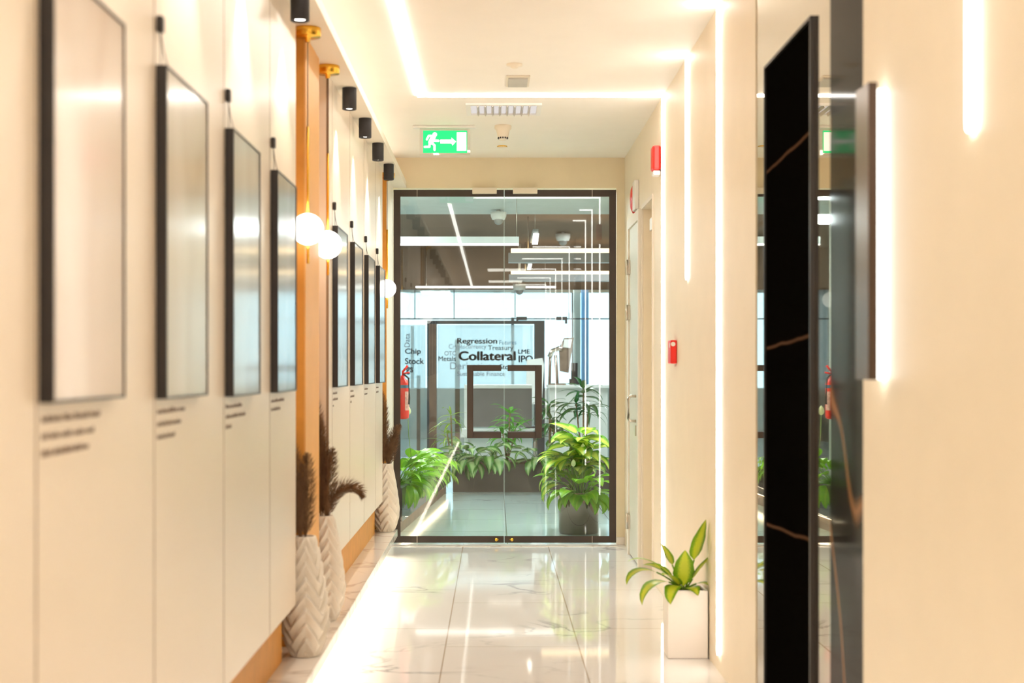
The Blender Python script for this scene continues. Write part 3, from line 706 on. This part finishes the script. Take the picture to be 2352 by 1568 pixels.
# glass partition with vinyl words
YP = 21.0
zh = P(0, 732, YP).z; zh2 = P(0, 665, YP).z
box('wall_bulkhead', 'brown_ceil', -4, 4, YP-.06, YP+.06, zh2, 3.099, kind=S)
fx0, fx1 = P(982, 0, YP).x, P(1250, 0, YP).x
t = thing('glass_partition', 'tall glass office partition with dark mullions at the back of the lobby', 'partition', (0, YP, 0))
box('pane', 'glass2', -4, 4, YP-.005, YP+.005, .02, zh2-.005, t)
mb = MB(); mb.box(-4, 4, YP-.02, YP+.02, zh-.008, zh+.008); mb.build('rail', 'mull', t)
for px in (953, 1043, 1183, 1307, 1400):
    x = P(px, 0, YP).x; MB().box(x-.006, x+.006, YP-.018, YP+.018, zh+.0085, zh2-.006).build('mullion', 'mull', t)
for px in (1198, 1290):
    x = P(px, 0, YP).x; MB().box(x-.08, x+.08, YP-.03, YP+.03, zh-.02, zh+.03).box(x-.08 if px < 1200 else x+.05, x-.05 if px < 1200 else x+.08, YP-.03, YP+.03, zh-.07, zh-.0201).build('clamp', 'mull', t)
t = thing('office_door_frame', 'dark doorway frame with brown side post in the glass partition', 'door frame', ((fx0+fx1)/2, YP-.1, 0))
mb = MB(); mb.box(fx0, fx0+.03, YP-.15, YP-.03, 0, zh-.03); mb.box(fx1-.15, fx1, YP-.15, YP-.03, 0, zh-.03); mb.box(fx0+.0301, fx1-.1501, YP-.15, YP-.03, zh-.08, zh-.03)
mb.build('frame', 'mull', t)
box('side_post', 'wood', fx0+.0302, fx0+.14, YP-.15, YP-.04, 0, zh-.081, t)
def text(s, x0, x1, ybase, ytop, m, bold, parent, rot=False, name='lettering', Y=YP-.0062):
    cu = bpy.data.curves.new(name, 'FONT'); cu.body = s; cu.size = 1; cu.offset = 0; cu.extrude = .002
    o = bpy.data.objects.new(name, cu); C.objects.link(o); bpy.context.view_layer.update()
    me = bpy.data.meshes.new_from_object(o.evaluated_get(bpy.context.evaluated_depsgraph_get())); bpy.data.objects.remove(o)
    if bold > .003:      # heavier strokes: the same outline repeated with small shifts
        bm = bmesh.new(); bm.from_mesh(me); g0 = bm.verts[:]+bm.edges[:]+bm.faces[:]
        for dx, dy in ((bold*.75, 0), (bold*1.5, 0), (bold*2.3, 0), (bold*3, 0), (bold*1.5, bold), (bold*1.5, -bold)):
            dd = bmesh.ops.duplicate(bm, geom=g0)['geom']
            bmesh.ops.translate(bm, verts=[e for e in dd if isinstance(e, bmesh.types.BMVert)], vec=(dx, dy, 0))
        bm.to_mesh(me); bm.free()
    xs = [v.co.x for v in me.vertices]; ys = [v.co.y for v in me.vertices]
    ax, bx, ay, by = min(xs), max(xs), min(ys), max(ys)
    a, b = P(x0, ybase, Y), P(x1, ytop, Y)
    for v in me.vertices:
        u, w2 = (v.co.x-ax)/(bx-ax), (v.co.y-ay)/(by-ay)
        if rot: u, w2 = 1-w2, u
        v.co = Vector((a.x+(b.x-a.x)*u, Y-v.co.z, a.z+(b.z-a.z)*w2))
    me.name = name; me.materials.clear(); me.materials.append(M[m]); o = bpy.data.objects.new(name, me); C.objects.link(o); o.parent = parent
    for v in me.vertices: v.co -= parent.location
    return o
t = thing('vinyl_word_cloud', 'cluster of grey finance words reading Collateral and Regression on glass', 'lettering', (0, YP-.01, 1.5))
for a in [('Regression', 1050, 1142, 793, 776, 'ink', .02), ('Futures', 1147, 1186, 791, 781, 'inkblue', 0), ('Cryptocurrency', 1031, 1117, 804, 790, 'ink2', 0), ('Treasury', 1121, 1179, 807, 793, 'ink', .004),
          ('OTC', 1021, 1047, 816, 806, 'ink', 0), ('Metals', 1007, 1047, 829, 818, 'ink', .008), ('Collateral', 1053, 1185, 828, 806, 'ink', .03), ('LME', 1190, 1217, 812, 802, 'inkblue', .02),
          ('IPO', 1191, 1224, 832, 816, 'inkblue', .02), ('Derivatives', 1034, 1138, 848, 832, 'ink2', -.005), ('Stocks', 1147, 1190, 848, 836, 'ink', .02), ('Sustainable Finance', 1050, 1160, 863, 853, 'ink', 0)]:
    text(a[0], a[1], a[2], a[3], a[4], a[5], a[6], t)
t = thing('vinyl_word_group', 'grey words reading Chip and Stock on the glass at left of the doorway', 'lettering', (-1.3, YP-.01, 1.4))
# frosted film carrying the words
m_ = bpy.data.materials.new('frosted_film'); m_.use_nodes = True; nt_ = m_.node_tree; nt_.nodes.clear()
o_ = nt_.nodes.new('ShaderNodeOutputMaterial'); t1 = nt_.nodes.new('ShaderNodeBsdfTransparent'); t2 = nt_.nodes.new('ShaderNodeBsdfTranslucent'); t2.inputs[0].default_value = (.85, .93, .97, 1)
d1 = nt_.nodes.new('ShaderNodeBsdfDiffuse'); d1.inputs[0].default_value = (.80, .90, .93, 1); a1 = nt_.nodes.new('ShaderNodeMixShader'); a2 = nt_.nodes.new('ShaderNodeMixShader'); a1.inputs[0].default_value = .5; a2.inputs[0].default_value = .45
nt_.links.new(t2.outputs[0], a1.inputs[1]); nt_.links.new(d1.outputs[0], a1.inputs[2]); nt_.links.new(t1.outputs[0], a2.inputs[1]); nt_.links.new(a1.outputs[0], a2.inputs[2]); nt_.links.new(a2.outputs[0], o_.inputs[0])
gp_ = [o for o in bpy.data.objects if o.name == 'glass_partition'][0]
box('frosted_film', m_, fx0+.15, fx1-.16, YP+.0055, YP+.0065, 1.02, zh-.09, gp_)
box('frosted_film', m_, fx0-.75, fx0-.03, YP+.0055, YP+.0065, 1.02, zh-.09, gp_)
text('Data', 929, 941, 797, 766, 'ink', 0, t, True)
for a in [('Chip', 930, 967, 816, 800, 'ink', .02), ('Stock', 930, 974, 836, 822, 'ink', .015), ('gs', 932, 949, 860, 843, 'ink', .02)]: text(a[0], a[1], a[2], a[3], a[4], a[5], a[6], t)

# far window wall
mb = MB(); mb.box(-4, 4, LY-.1, LY, 0, .95); mb.box(-4, 4, LY-.1, LY, 2.75, 3.1); mb.build('wall_far', 'grey_wall', kind=S)
wn = thing('window_1', None, None, (0, LY, .95)); wn['kind'] = S
box('pane', 'glass2', -4, 4, LY-.04, LY-.03, .951, 2.749, wn)
mb = MB()
for x in (-3.2, -1.55, .35, 1.5, 3.0): mb.box(x-.03, x+.03, LY-.08, LY-.02, .951, 2.749)

mb.build('window_frame', 'mull', wn)
for k, (a, b, lab) in enumerate([(-2.05, -1.05, 'left'), (-.95, .0, 'middle'), (.1, 1.05, 'right of middle')]):
    z_ = 2.12+.08*k
    o = box('roller_blind', 'blind', a, b, LY-.13, LY-.125, z_, 2.74); tag(o, 'white roller blind half lowered on the %s far window' % lab, 'blind', 'roller blinds on the far windows')
M['bluecol'] = mat('blue_painted_column', (.12, .42, .80), .5)
o = box('column', 'bluecol', P(1336, 0, 24).x, P(1352, 0, 24).x, 24, 24.15, 0, 3.099); tag(o, 'slim blue column standing in the far office at right', 'column')
o = box('column', 'grey_wall', P(1318, 0, 23.6).x, P(1333, 0, 23.6).x, 23.6, 23.8, 0, 3.099); tag(o, 'slim pale column left of the blue column in the far office', 'column')

# floating planter with a glow under it
A = Vector((-.72, 11.15, 0)); B = Vector((-.46, 15.1, 0))
t = thing('diagonal_planter', 'dark stone planter running back along the left of the lobby', 'planter', (-.8, 13, 0))
mb = MB(); mb.prism([(A.x, A.y, .12), (B.x, B.y, .12), (B.x-1.1, B.y, .12), (A.x-.115, A.y, .12), (-.835, 11.91, .12), (-1.9, 11.95, .12), (-1.9, 15.1, .12)][:0] or [(A.x, A.y, .12), (B.x, B.y, .12), (-1.4, 15.1, .12), (-1.4, 11.95, .12), (-.83, 11.95, .12), (-.83, A.y, .12)], (0, 0, .26)); mb.build('planter_box', 'dark_stone', t)
mb = MB(); mb.prism([(A.x-.05, A.y, .0), (B.x-.05, B.y, .0), (-1.4, 15.1, .0), (-1.4, 11.95, .0), (-.83, 11.95, .0), (-.83, A.y, .0)], (0, 0, .119)); mb.build('plinth', 'wood', t)
M['plled'] = emitmat('planter_led', (1, .78, .52), 9)
mb = MB(); mb.tube([A+Vector((-.035, .02, .112)), B+Vector((-.035, -.02, .112))], .007, 6); mb.build('light_strip', 'plled', t)
t = thing('back_planter', 'low dark stone planter across the back of the lobby', 'planter', (.3, 15.4, 0))
zpl = P(0, 1065, 15.16).z
box('planter_box', 'dark_stone', -.44, 1.6, 15.16, 15.75, 0, zpl, t)
box('soil', 'soil', -.42, 1.58, 15.18, 15.73, zpl+.0005, zpl+.012, t)
# counters behind the planter
t = thing('reception_desk', 'pale reception counter with dark panel behind the plants', 'desk', (0, 17.0, 0))
a, b = P(1066, 884, 17), P(1222, 1010, 17)
box('counter_top', 'desk', a.x, b.x, 17, 17.5, a.z-.04, a.z, t); box('side_panel', 'desk', a.x, a.x+.05, 17.02, 17.48, 0, a.z-.0405, t)
box('front_panel', 'screen', a.x+.0505, b.x, 17.05, 17.1, .62, a.z-.0405, t)
box('lower_shelf', 'desk', a.x-.04, b.x+.05, 16.9, 17.04, .50, .60, t); box('base', 'grey_wall', a.x+.0505, b.x, 17.05, 17.4, 0, .499, t)
t = thing('office_counter', 'pale grey high counter carrying monitors at right behind the plants', 'counter', (1.0, 18, 0))
a, b = P(1262, 884, 18), P(1400, 884, 18)
box('counter_top', 'desk', a.x-.02, b.x, 18, 18.6, a.z-.035, a.z, t); box('front_panel', 'grey_wall', a.x, b.x-.02, 18.03, 18.55, 0, a.z-.0355, t)
# tilted folding screen rig on the counter
t = thing('tilted_monitor', 'tall brown-cased monitor tilted on a jointed arm on the pale counter', 'monitor', (P(1300, 0, 18.2).x, 18.2, a.z))
za = a.z
def pr(pts, Y, d): return [P(x, y, Y) for x, y in pts]
M['case'] = mat('brown_casing', (.17, .12, .09), .25, noise=.3, scale=8)
MB().prism(pr([(1296, 776), (1318, 775), (1306, 856), (1286, 852), (1284, 800)], 18.2, 0), (0, .05, 0)).build('screen_back', 'case', t)
MB().prism(pr([(1296, 779), (1314, 779), (1310, 799), (1293, 797)], 18.19, 0), (0, .008, 0)).build('screen_pane', 'desk', t)
MB().tube([P(1262, 820, 18.2), P(1268, 806, 18.2), P(1284, 800, 18.2), P(1292, 802, 18.22)], .03, 8).build('arm', 'steel', t)
MB().tube([P(1264, 815, 18.2), P(1263, 850, 18.2), P(1262, 883.5, 18.2)], .018, 8).tube([P(1276, 815, 18.2), P(1280, 883.5, 18.2)], .02, 8).build('post', 'case', t)
MB().prism(pr([(1262, 880), (1300, 880), (1300, 884), (1262, 884)], 18.12, 0), (0, .2, 0)).build('foot', 'case', t)
t = thing('black_monitor', 'black flat monitor standing behind the tilted monitor', 'monitor', (P(1318, 0, 18.4).x, 18.4, za))
MB().box(P(1312, 0, 18.4).x, P(1327, 0, 18.4).x, 18.4, 18.43, za+.02, P(0, 833, 18.4).z, .003).build('screen', 'black', t)
MB().box(P(1308, 0, 18.4).x, P(1334, 0, 18.4).x, 18.33, 18.5, za+.0005, P(0, 870, 18.4).z).build('stand', 'black', t)
t = thing('reflection_chair', 'made-up swivel chair whose white back stands in for a window reflection', 'chair', (.45, 19.6, 0))
Yc = 19.6
MB().prism(pr([(1210, 826), (1246, 822), (1250, 838), (1244, 930), (1208, 926)], Yc, 0), (0, .06, 0)).build('reflection_back', 'blind' if 0 else 'desk', t)  # white back shaped to stand in for a bright reflection of the windows
MB().box(P(1205, 0, Yc).x, P(1252, 0, Yc).x, Yc-.45, Yc-.02, .46, .54, .02).build('made_up_seat', 'black', t)
MB().cyl((P(1228, 0, Yc).x, Yc-.22, .06), .03, .40, 12).build('column', 'steel', t)  # stem of the made-up chair
mb = MB()
for k in range(5):
    an = 2*PI*k/5; cxx = P(1228, 0, Yc).x; mb.tube([(cxx, Yc-.22, .075), (cxx+.28*math.cos(an), Yc-.22+.28*math.sin(an), .05)], .018, 6); mb.sphere((cxx+.28*math.cos(an), Yc-.22+.28*math.sin(an), .03), .03, 10)
mb.build('base', 'black', t)

for px0, px1, pyt, lab in ((957, 965, 862, 'narrow brown post at left behind the glass words'), (1045, 1056, 780, 'brown wooden post standing behind the word cloud')):
    a_ = P(px0, pyt, 21.6); b_ = P(px1, pyt, 21.6); tp = thing('wooden_post', lab, 'post', (a_.x, 21.6, 0))
    box('shaft', 'wood', a_.x, b_.x, 21.6, 21.68, 0, a_.z-.2, tp); box('cap', 'mull', a_.x, b_.x, 21.6, 21.68, a_.z-.1999, a_.z, tp)
# lobby lamps
def hang(t, x, Y, z, zc): MB().cyl((x, Y, z), .003, zc-z, 6).build('suspension_wire', 'steel', t)
for k, (Y, py0, py1, lab) in enumerate([(16.6, 570, 602, 'nearer'), (19.9, 622, 645, 'farther')]):
    a = P(1174, py0, Y); z1 = P(0, py1, Y).z; xe = 2.4
    t = thing('linear_pendant', '%s grey suspended lamp glowing warm along its top edge' % lab, 'pendant light', (a.x, Y, z1), 'grey suspended linear lamps')
    zm = a.z-(a.z-z1)*.32
    box('lamp_body', 'lampgrey', a.x-.03, xe, Y, Y+.18, z1, zm, t); box('uplight', 'warmlamp', a.x, xe, Y+.02, Y+.16, zm+.0005, a.z, t)
    hang(t, a.x+.2, Y+.09, a.z, 3.099); hang(t, xe-.3, Y+.09, a.z, 3.099)
Y = 13.0; a = P(880, 543, Y); b = P(1192, 562, Y)
t = thing('linear_lamp', 'long pale suspended lamp bar lit along its lower edge just past the doors', 'pendant light', (a.x, Y, b.z))
box('lamp_body', 'lampwhite', a.x, b.x, Y, Y+.06, b.z+.012, a.z, t); box('diffuser', 'whitelamp', a.x, b.x-.002, Y+.001, Y+.055, b.z-.002, b.z+.0115, t)
hang(t, a.x+.15, Y+.03, a.z, 2.899); hang(t, b.x-.02, Y+.03, a.z, 2.899)
Y = 20.6; a = P(955, 657, Y); b = P(1276, 661, Y)
t = thing('linear_lamp', 'thin bright suspended light bar far back above the partition glass', 'pendant light', (a.x, Y, b.z))
box('diffuser', 'whitelamp', a.x, b.x, Y, Y+.03, b.z, a.z, t)
hang(t, a.x+.15, Y+.015, a.z, 3.099); hang(t, b.x-.15, Y+.015, a.z, 3.099)
for k, (x0_, x1_, y0_, y1_, Y, lab) in enumerate([(1222, 1237, 536, 561, 15.6, 'nearer'), (1211, 1221, 606, 619, 19.2, 'farther')]):
    a = P(x0_, y0_, Y); b = P(x1_, y1_, Y)
    t = thing('short_pendant', '%s short white lamp seen end-on among the office lights' % lab, 'pendant light', (a.x, Y, b.z))
    mb = MB(); mb.prism([P(x0_+3, y0_, Y), P(x1_+1, y0_, Y), P(x1_-2, y1_, Y), P(x0_, y1_, Y)], (0, .02, 0)); mb.build('diffuser', 'whitelamp', t)
    box('lamp_body', 'lampwhite', a.x+.01, b.x, Y+.021, Y+1.2, a.z, a.z+.05, t)
    hang(t, (a.x+b.x)/2, Y+.1, a.z+.05, 3.099)
# dome cameras
for (px, py, r, Y, zc, lab) in [(1145, 487, .078, 14.2, 2.899, 'nearest white dome camera under the lobby ceiling'), (1293, 537, .095, 18.6, 3.099, 'white dome camera right of the short lamps'), (1193, 652, .095, 20.33, 3.099, 'farthest dome camera hanging above the partition glass')]:
    p = P(px, py, Y); t = thing('dome_camera', lab, 'camera', (p.x, Y, zc), 'white dome cameras')
    mb = MB(); mb.lathe([(r, 0), (r*1.0, -r*.5), (r*.82, -r*.95), (r*.7, -r*.98)], p, 28); 
    if zc-p.z > .005: mb.cyl(p, .02, zc-p.z-.0005, 10)
    mb.build('housing', 'white', t)
    MB().sphere(p+Vector((0, 0, -r*1.0)), r*.62, 24).build('dome', 'bulbglass', t)

# fire extinguisher hanging on the lobby wall
Y = 11.35; cxe = P(925, 0, Y).x; z0 = P(0, 962, Y).z; z1 = P(0, 868, Y).z
t = thing('fire_extinguisher', 'red fire extinguisher on the wall behind the left edge of the glass', 'fire extinguisher', (cxe, Y, z0))
MB().lathe([(.03, z0), (.048, z0+.008), (.05, z0+.03), (.05, z1-.05), (.042, z1-.02), (.018, z1), (.016, z1+.02)], (cxe, Y, 0), 32).build('cylinder', 'red', t)
mb = MB(); ar = [-1.15+.1*k for k in range(10)]
q0 = [mb.bm.verts.new((cxe+.0508*math.cos(a_), Y+.0508*math.sin(a_), z0+.07)) for a_ in ar]; q1 = [mb.bm.verts.new((cxe+.0508*math.cos(a_), Y+.0508*math.sin(a_), z0+.22)) for a_ in ar]
for i in range(9): mb.bm.faces.new((q0[i], q0[i+1], q1[i+1], q1[i])).smooth = True
mb.build('label', 'label_pink', t)
MB().lathe([(.0507, z1-.08), (.0507, z1-.055)], (cxe, Y, 0), 32, cap=False).build('blue_band', 'inkblue', t)
MB().tube([(cxe, Y, z1+.02), (cxe, Y, z1+.05), (cxe+.04, Y, z1+.10)], .009, 8).tube([(cxe, Y, z1+.035), (cxe+.055, Y, z1+.045)], .007, 8).build('valve_handle', 'red', t)
MB().tube([(cxe+.01, Y-.02, z1+.03), (cxe+.05, Y-.05, z1), (cxe+.055, Y-.045, z1-.15), (cxe+.052, Y-.03, z0+.12)], .008, 8).build('hose', 'black', t)
MB().box(-.8395, cxe-.045, Y-.02, Y+.02, z1-.10, z1-.04).build('wall_bracket', 'steel', t)

# ------------------------------------------------------------------ plants of the lobby
def rosette(mb, c, n, elr, Lr, Wr, pet, droop, rnd, azr=(0, 2*PI), shape=.6, rad=.03, fold=.15):
    for k in range(n):
        az = azr[0]+(azr[1]-azr[0])*((k+rnd.random()*.8)/n); f = rnd.random()
        el = elr[0]+(elr[1]-elr[0])*f
        mb.leaf((c[0]+rad*math.cos(az), c[1]+rad*math.sin(az), c[2]), az, el, rnd.uniform(*Lr), rnd.uniform(*Wr), rnd.uniform(*droop), fold, petiole=rnd.uniform(*pet), shape=shape, pr=.003)
rnd = random.Random(5)
# chrome pot with dumb cane and peace lily
Yp = 11.40; px_ = P(1329, 0, Yp).x; zp = P(0, 1128, Yp).z
t = thing('chrome_planter', 'round dark chrome pot on the lobby floor behind the right door leaf', 'planter', (px_, Yp, 0))
MB().lathe([(.150, .001), (.160, .01), (.166, zp-.01), (.168, zp), (.155, zp), (.153, zp-.05)], (px_, Yp, 0), 48).build('pot', 'chrome', t)
MB().lathe([(.152, zp-.045), (.02, zp-.04)], (px_, Yp, 0), 24).build('soil', 'soil', t)
c = (px_-.01, Yp+.05, zp-.04)
t = thing('dumb_cane', 'tall dumb cane with pale variegated leaves in the chrome pot', 'plant', c)
mb = MB()
for k, (dx, hh) in enumerate([(-.05, .40), (.04, .46), (.0, .30), (.07, .34), (-.08, .28), (.0, .20), (.05, .24)]):
    rosette(mb, (c[0]+dx, c[1]+.02*k-.04, c[2]+hh), 9, (.05, 1.0), (.18, .24), (.12, .165), (.02, .07), (.7, 1.7), rnd, rad=.012)
for k in range(12):   # low spilling leaves toward the left
    az = rnd.uniform(2.3, 4.2); mb.leaf((c[0]-.06, c[1]-.03, c[2]+.06+.02*k), az, rnd.uniform(.2, .9), rnd.uniform(.19, .25), rnd.uniform(.08, .11), rnd.uniform(1.4, 2.4), .15, petiole=.10, shape=.6, pr=.003)
mb.build('foliage', 'leaf_dumb', t)
mb = MB()
for dx, hh in [(-.05, .40), (.04, .46), (.0, .30), (.07, .34), (-.08, .28)]: mb.tube([(c[0]+dx*.5, c[1], c[2]), (c[0]+dx, c[1], c[2]+hh)], .010, 8)
mb.build('stem', 'stem', t)
c = (px_+.02, Yp-.06, zp-.04)
t = thing('peace_lily', 'bright green peace lily with a white flower in the chrome pot', 'plant', c)
mb = MB(); rosette(mb, c, 20, (.5, 1.35), (.18, .25), (.085, .12), (.10, .20), (1.2, 2.3), rnd, shape=.62)
rosette(mb, c, 10, (.35, .8), (.17, .22), (.09, .115), (.05, .10), (1.8, 2.6), rnd, shape=.62, azr=(3.4, 6.0))
mb.build('foliage', 'leaf_lily', t)
def spathe(parent, base, tip_px, tip_py, Y, s=1.0, leanx=0):
    p = P(tip_px, tip_py, Y)
    MB().tube([base, Vector(base).lerp(p, .5)+Vector((leanx, 0, .02)), p], .003, 6).build('flower_stalk', 'stem', parent)
    mb = MB(); rows = []
    n = 10
    for i in range(n+1):
        tt = i/n; ww = .032*s*math.sin(PI*tt**.75)**.8 if 0 < tt < 1 else .001
        z = p.z-.005+tt*.10*s; rows.append([mb.bm.verts.new((p.x+ww*math.sin(q), p.y-.012+.025*(1-math.cos(q))*.6, z)) for q in (-1.4, -.7, 0, .7, 1.4)])
    for a_, b_ in zip(rows, rows[1:]):
        for j in range(4): mb.bm.faces.new((a_[j], a_[j+1], b_[j+1], b_[j])).smooth = True
    mb.build('spathe', 'spathe', parent)
spathe(t, c, 1339, 1045, Yp-.10)
spathe(t, c, 1317, 1070, Yp-.10, .6)

c = (-.80, 11.62, .385)
t = thing('peace_lily', 'peace lily spilling over the dark planter behind the left door edge', 'plant', c)
mb = MB(); 
for bx, by, bz in ((-.80, 11.55, .38), (-.76, 11.85, .38), (-.72, 12.3, .38)):
    rosette(mb, (bx, by, bz), 14, (.4, 1.3), (.20, .28), (.07, .10), (.12, .24), (1.2, 2.2), rnd, shape=.62, azr=(-1.7, 1.3))
    rosette(mb, (bx, by, bz), 8, (.1, .6), (.2, .26), (.07, .10), (.06, .14), (1.6, 2.4), rnd, shape=.62, azr=(-1.7, .6))
mb.build('foliage', 'leaf_lily', t)
spathe(t, P(946, 1060, 11.6), 937, 952, 11.6, .8, -.01)
c = (-.70, 12.9, .385)
t = thing('arching_palm', 'yellow-green arching palm in the dark planter beyond the peace lily', 'plant', c)
mb = MB()
for k in range(12):
    az = rnd.uniform(-1.6, 1.0); el = rnd.uniform(.5, 1.2); L = rnd.uniform(.34, .5); p = Vector(c); e = el
    pts = [p.copy()]
    for i in range(10):
        p = p+Vector((math.cos(az)*math.cos(e), math.sin(az)*math.cos(e), math.sin(e)))*L/10; e -= .17; pts.append(p.copy())
    mb.tube(pts, .003, 5, .001)
    for i in range(2, 10):
        for sg in (-1, 1): mb.leaf(pts[i], az+sg*.75, max(-1, el-.17*i-.1), .14*(1-.04*i), .014, .6, .2, n=4, shape=.5)
mb.build('foliage', 'leaf_palm', t)

def cane_plant(label, name, c, heads, lm, L, W, n, droop=(.9, 1.8), shape=.45, elr=(.1, 1.3)):
    t = thing(name, label, 'plant', c)
    mb = MB(); mc = MB()
    for (dx, dy, hh) in heads:
        top = (c[0]+dx, c[1]+dy, c[2]+hh); mc.tube([c, (c[0]+dx*.6, c[1]+dy*.6, c[2]+hh*.5), top], .011, 8, .007)
        for kk in range(3): rosette(mb, (top[0], top[1], top[2]-.045*kk), n, (elr[0], elr[1]-.3*kk), L, W, (.0, .01), droop, rnd, shape=shape, rad=.006)
    mb.build('foliage', lm, t); mc.build('cane', 'cane', t)
zb = zpl+.012
cane_plant('thin yellow-green dracaena at left behind the diagonal planter', 'dracaena', (P(1040, 0, 15.3).x, 15.3, zb), [(-.02, 0, .50), (-.06, .03, .30)], 'leaf_palm', (.20, .27), (.022, .032), 6)
cane_plant('bright green dracaena seen through the middle of the door pulls', 'dracaena', (P(1165, 0, 15.4).x, 15.4, zb), [(.03, 0, .52), (.09, .05, .36), (-.05, .0, .34)], 'leaf_drac', (.20, .27), (.035, .05), 6)
cane_plant('dark green tall dracaena behind the dumb cane at right', 'dracaena', (P(1340, 0, 15.5).x, 15.5, zb), [(.0, 0, .78), (.06, .03, .60), (-.08, .0, .62)], 'leaf_dark', (.22, .32), (.045, .065), 5, shape=.5)
cane_plant('olive green broad-leaved plant beside the right door pull', 'rubber_plant', (P(1262, 0, 15.45).x, 15.45, zb), [(.0, 0, .62), (.05, .03, .34), (.02, 0, .45)], 'leaf_dark', (.20, .27), (.05, .075), 5, shape=.6)
for lab, px, n in (('silver-leaved aglaonema spilling over the back planter at left of centre', 1075, 17), ('silver-leaved aglaonema in the middle of the back planter', 1120, 15), ('smaller silver-green aglaonema at right in the back planter', 1240, 12)):
    c = (P(px, 0, 15.3).x, 15.3, zb); t = thing('aglaonema', lab, 'plant', c, 'aglaonemas in the back planter')
    mb = MB(); rosette(mb, c, n, (.2, 1.3), (.22, .29), (.10, .14), (.12, .22), (1.3, 2.4), rnd, shape=.6)
    rosette(mb, c, n//2, (.2, .7), (.22, .28), (.10, .13), (.10, .16), (1.6, 2.4), rnd, shape=.6, azr=(3.5, 5.9)); mb.build('foliage', 'leaf_agl', t)

# ------------------------------------------------------------------ lobby and office panel lights, plus unseen ones added as corridor fill
def ceiling_lamp(label, x0, x1, y0, y1, z, W, col):
    t = thing('ceiling_panel_light', label, 'ceiling light', ((x0+x1)/2, (y0+y1)/2, z))
    box('frame', 'white', x0-.03, x1+.03, y0-.03, y1+.03, z-.012, z-.0006, t)
    m = emitmat('panel_light', col, W); box('diffuser', m, x0, x1, y0, y1, z-.016, z-.0125, t)
ceiling_lamp('added square fill light panel in the corridor close behind the viewpoint', -.1, .5, -1.6, -1.0, CZ, BACK_FILL, (1, .92, .8))
ceiling_lamp('added square fill light panel in the corridor farther behind the viewpoint', -.1, .5, -4.6, -4.0, CZ, BACK_FILL, (1, .92, .8))
ceiling_lamp('lobby ceiling light panel over the left planter', -1.5, -.9, 12.2, 13.2, 2.90, 26, (.93, .98, 1))
ceiling_lamp('lobby ceiling light panel over the chrome pot', .35, .95, 11.2, 12.0, 2.90, 26, (.93, .98, 1))
ceiling_lamp('office ceiling light panel left of the plants', -2.2, -1.4, 16.0, 17.4, 3.10, 26, (.95, .98, 1))
ceiling_lamp('office ceiling light panel right of the plants', 1.6, 2.4, 17.0, 18.4, 3.10, 26, (.95, .98, 1))
ceiling_lamp('office ceiling light panel behind the partition', -1, 1, 23, 24, 3.10, 10, (.9, .97, 1))
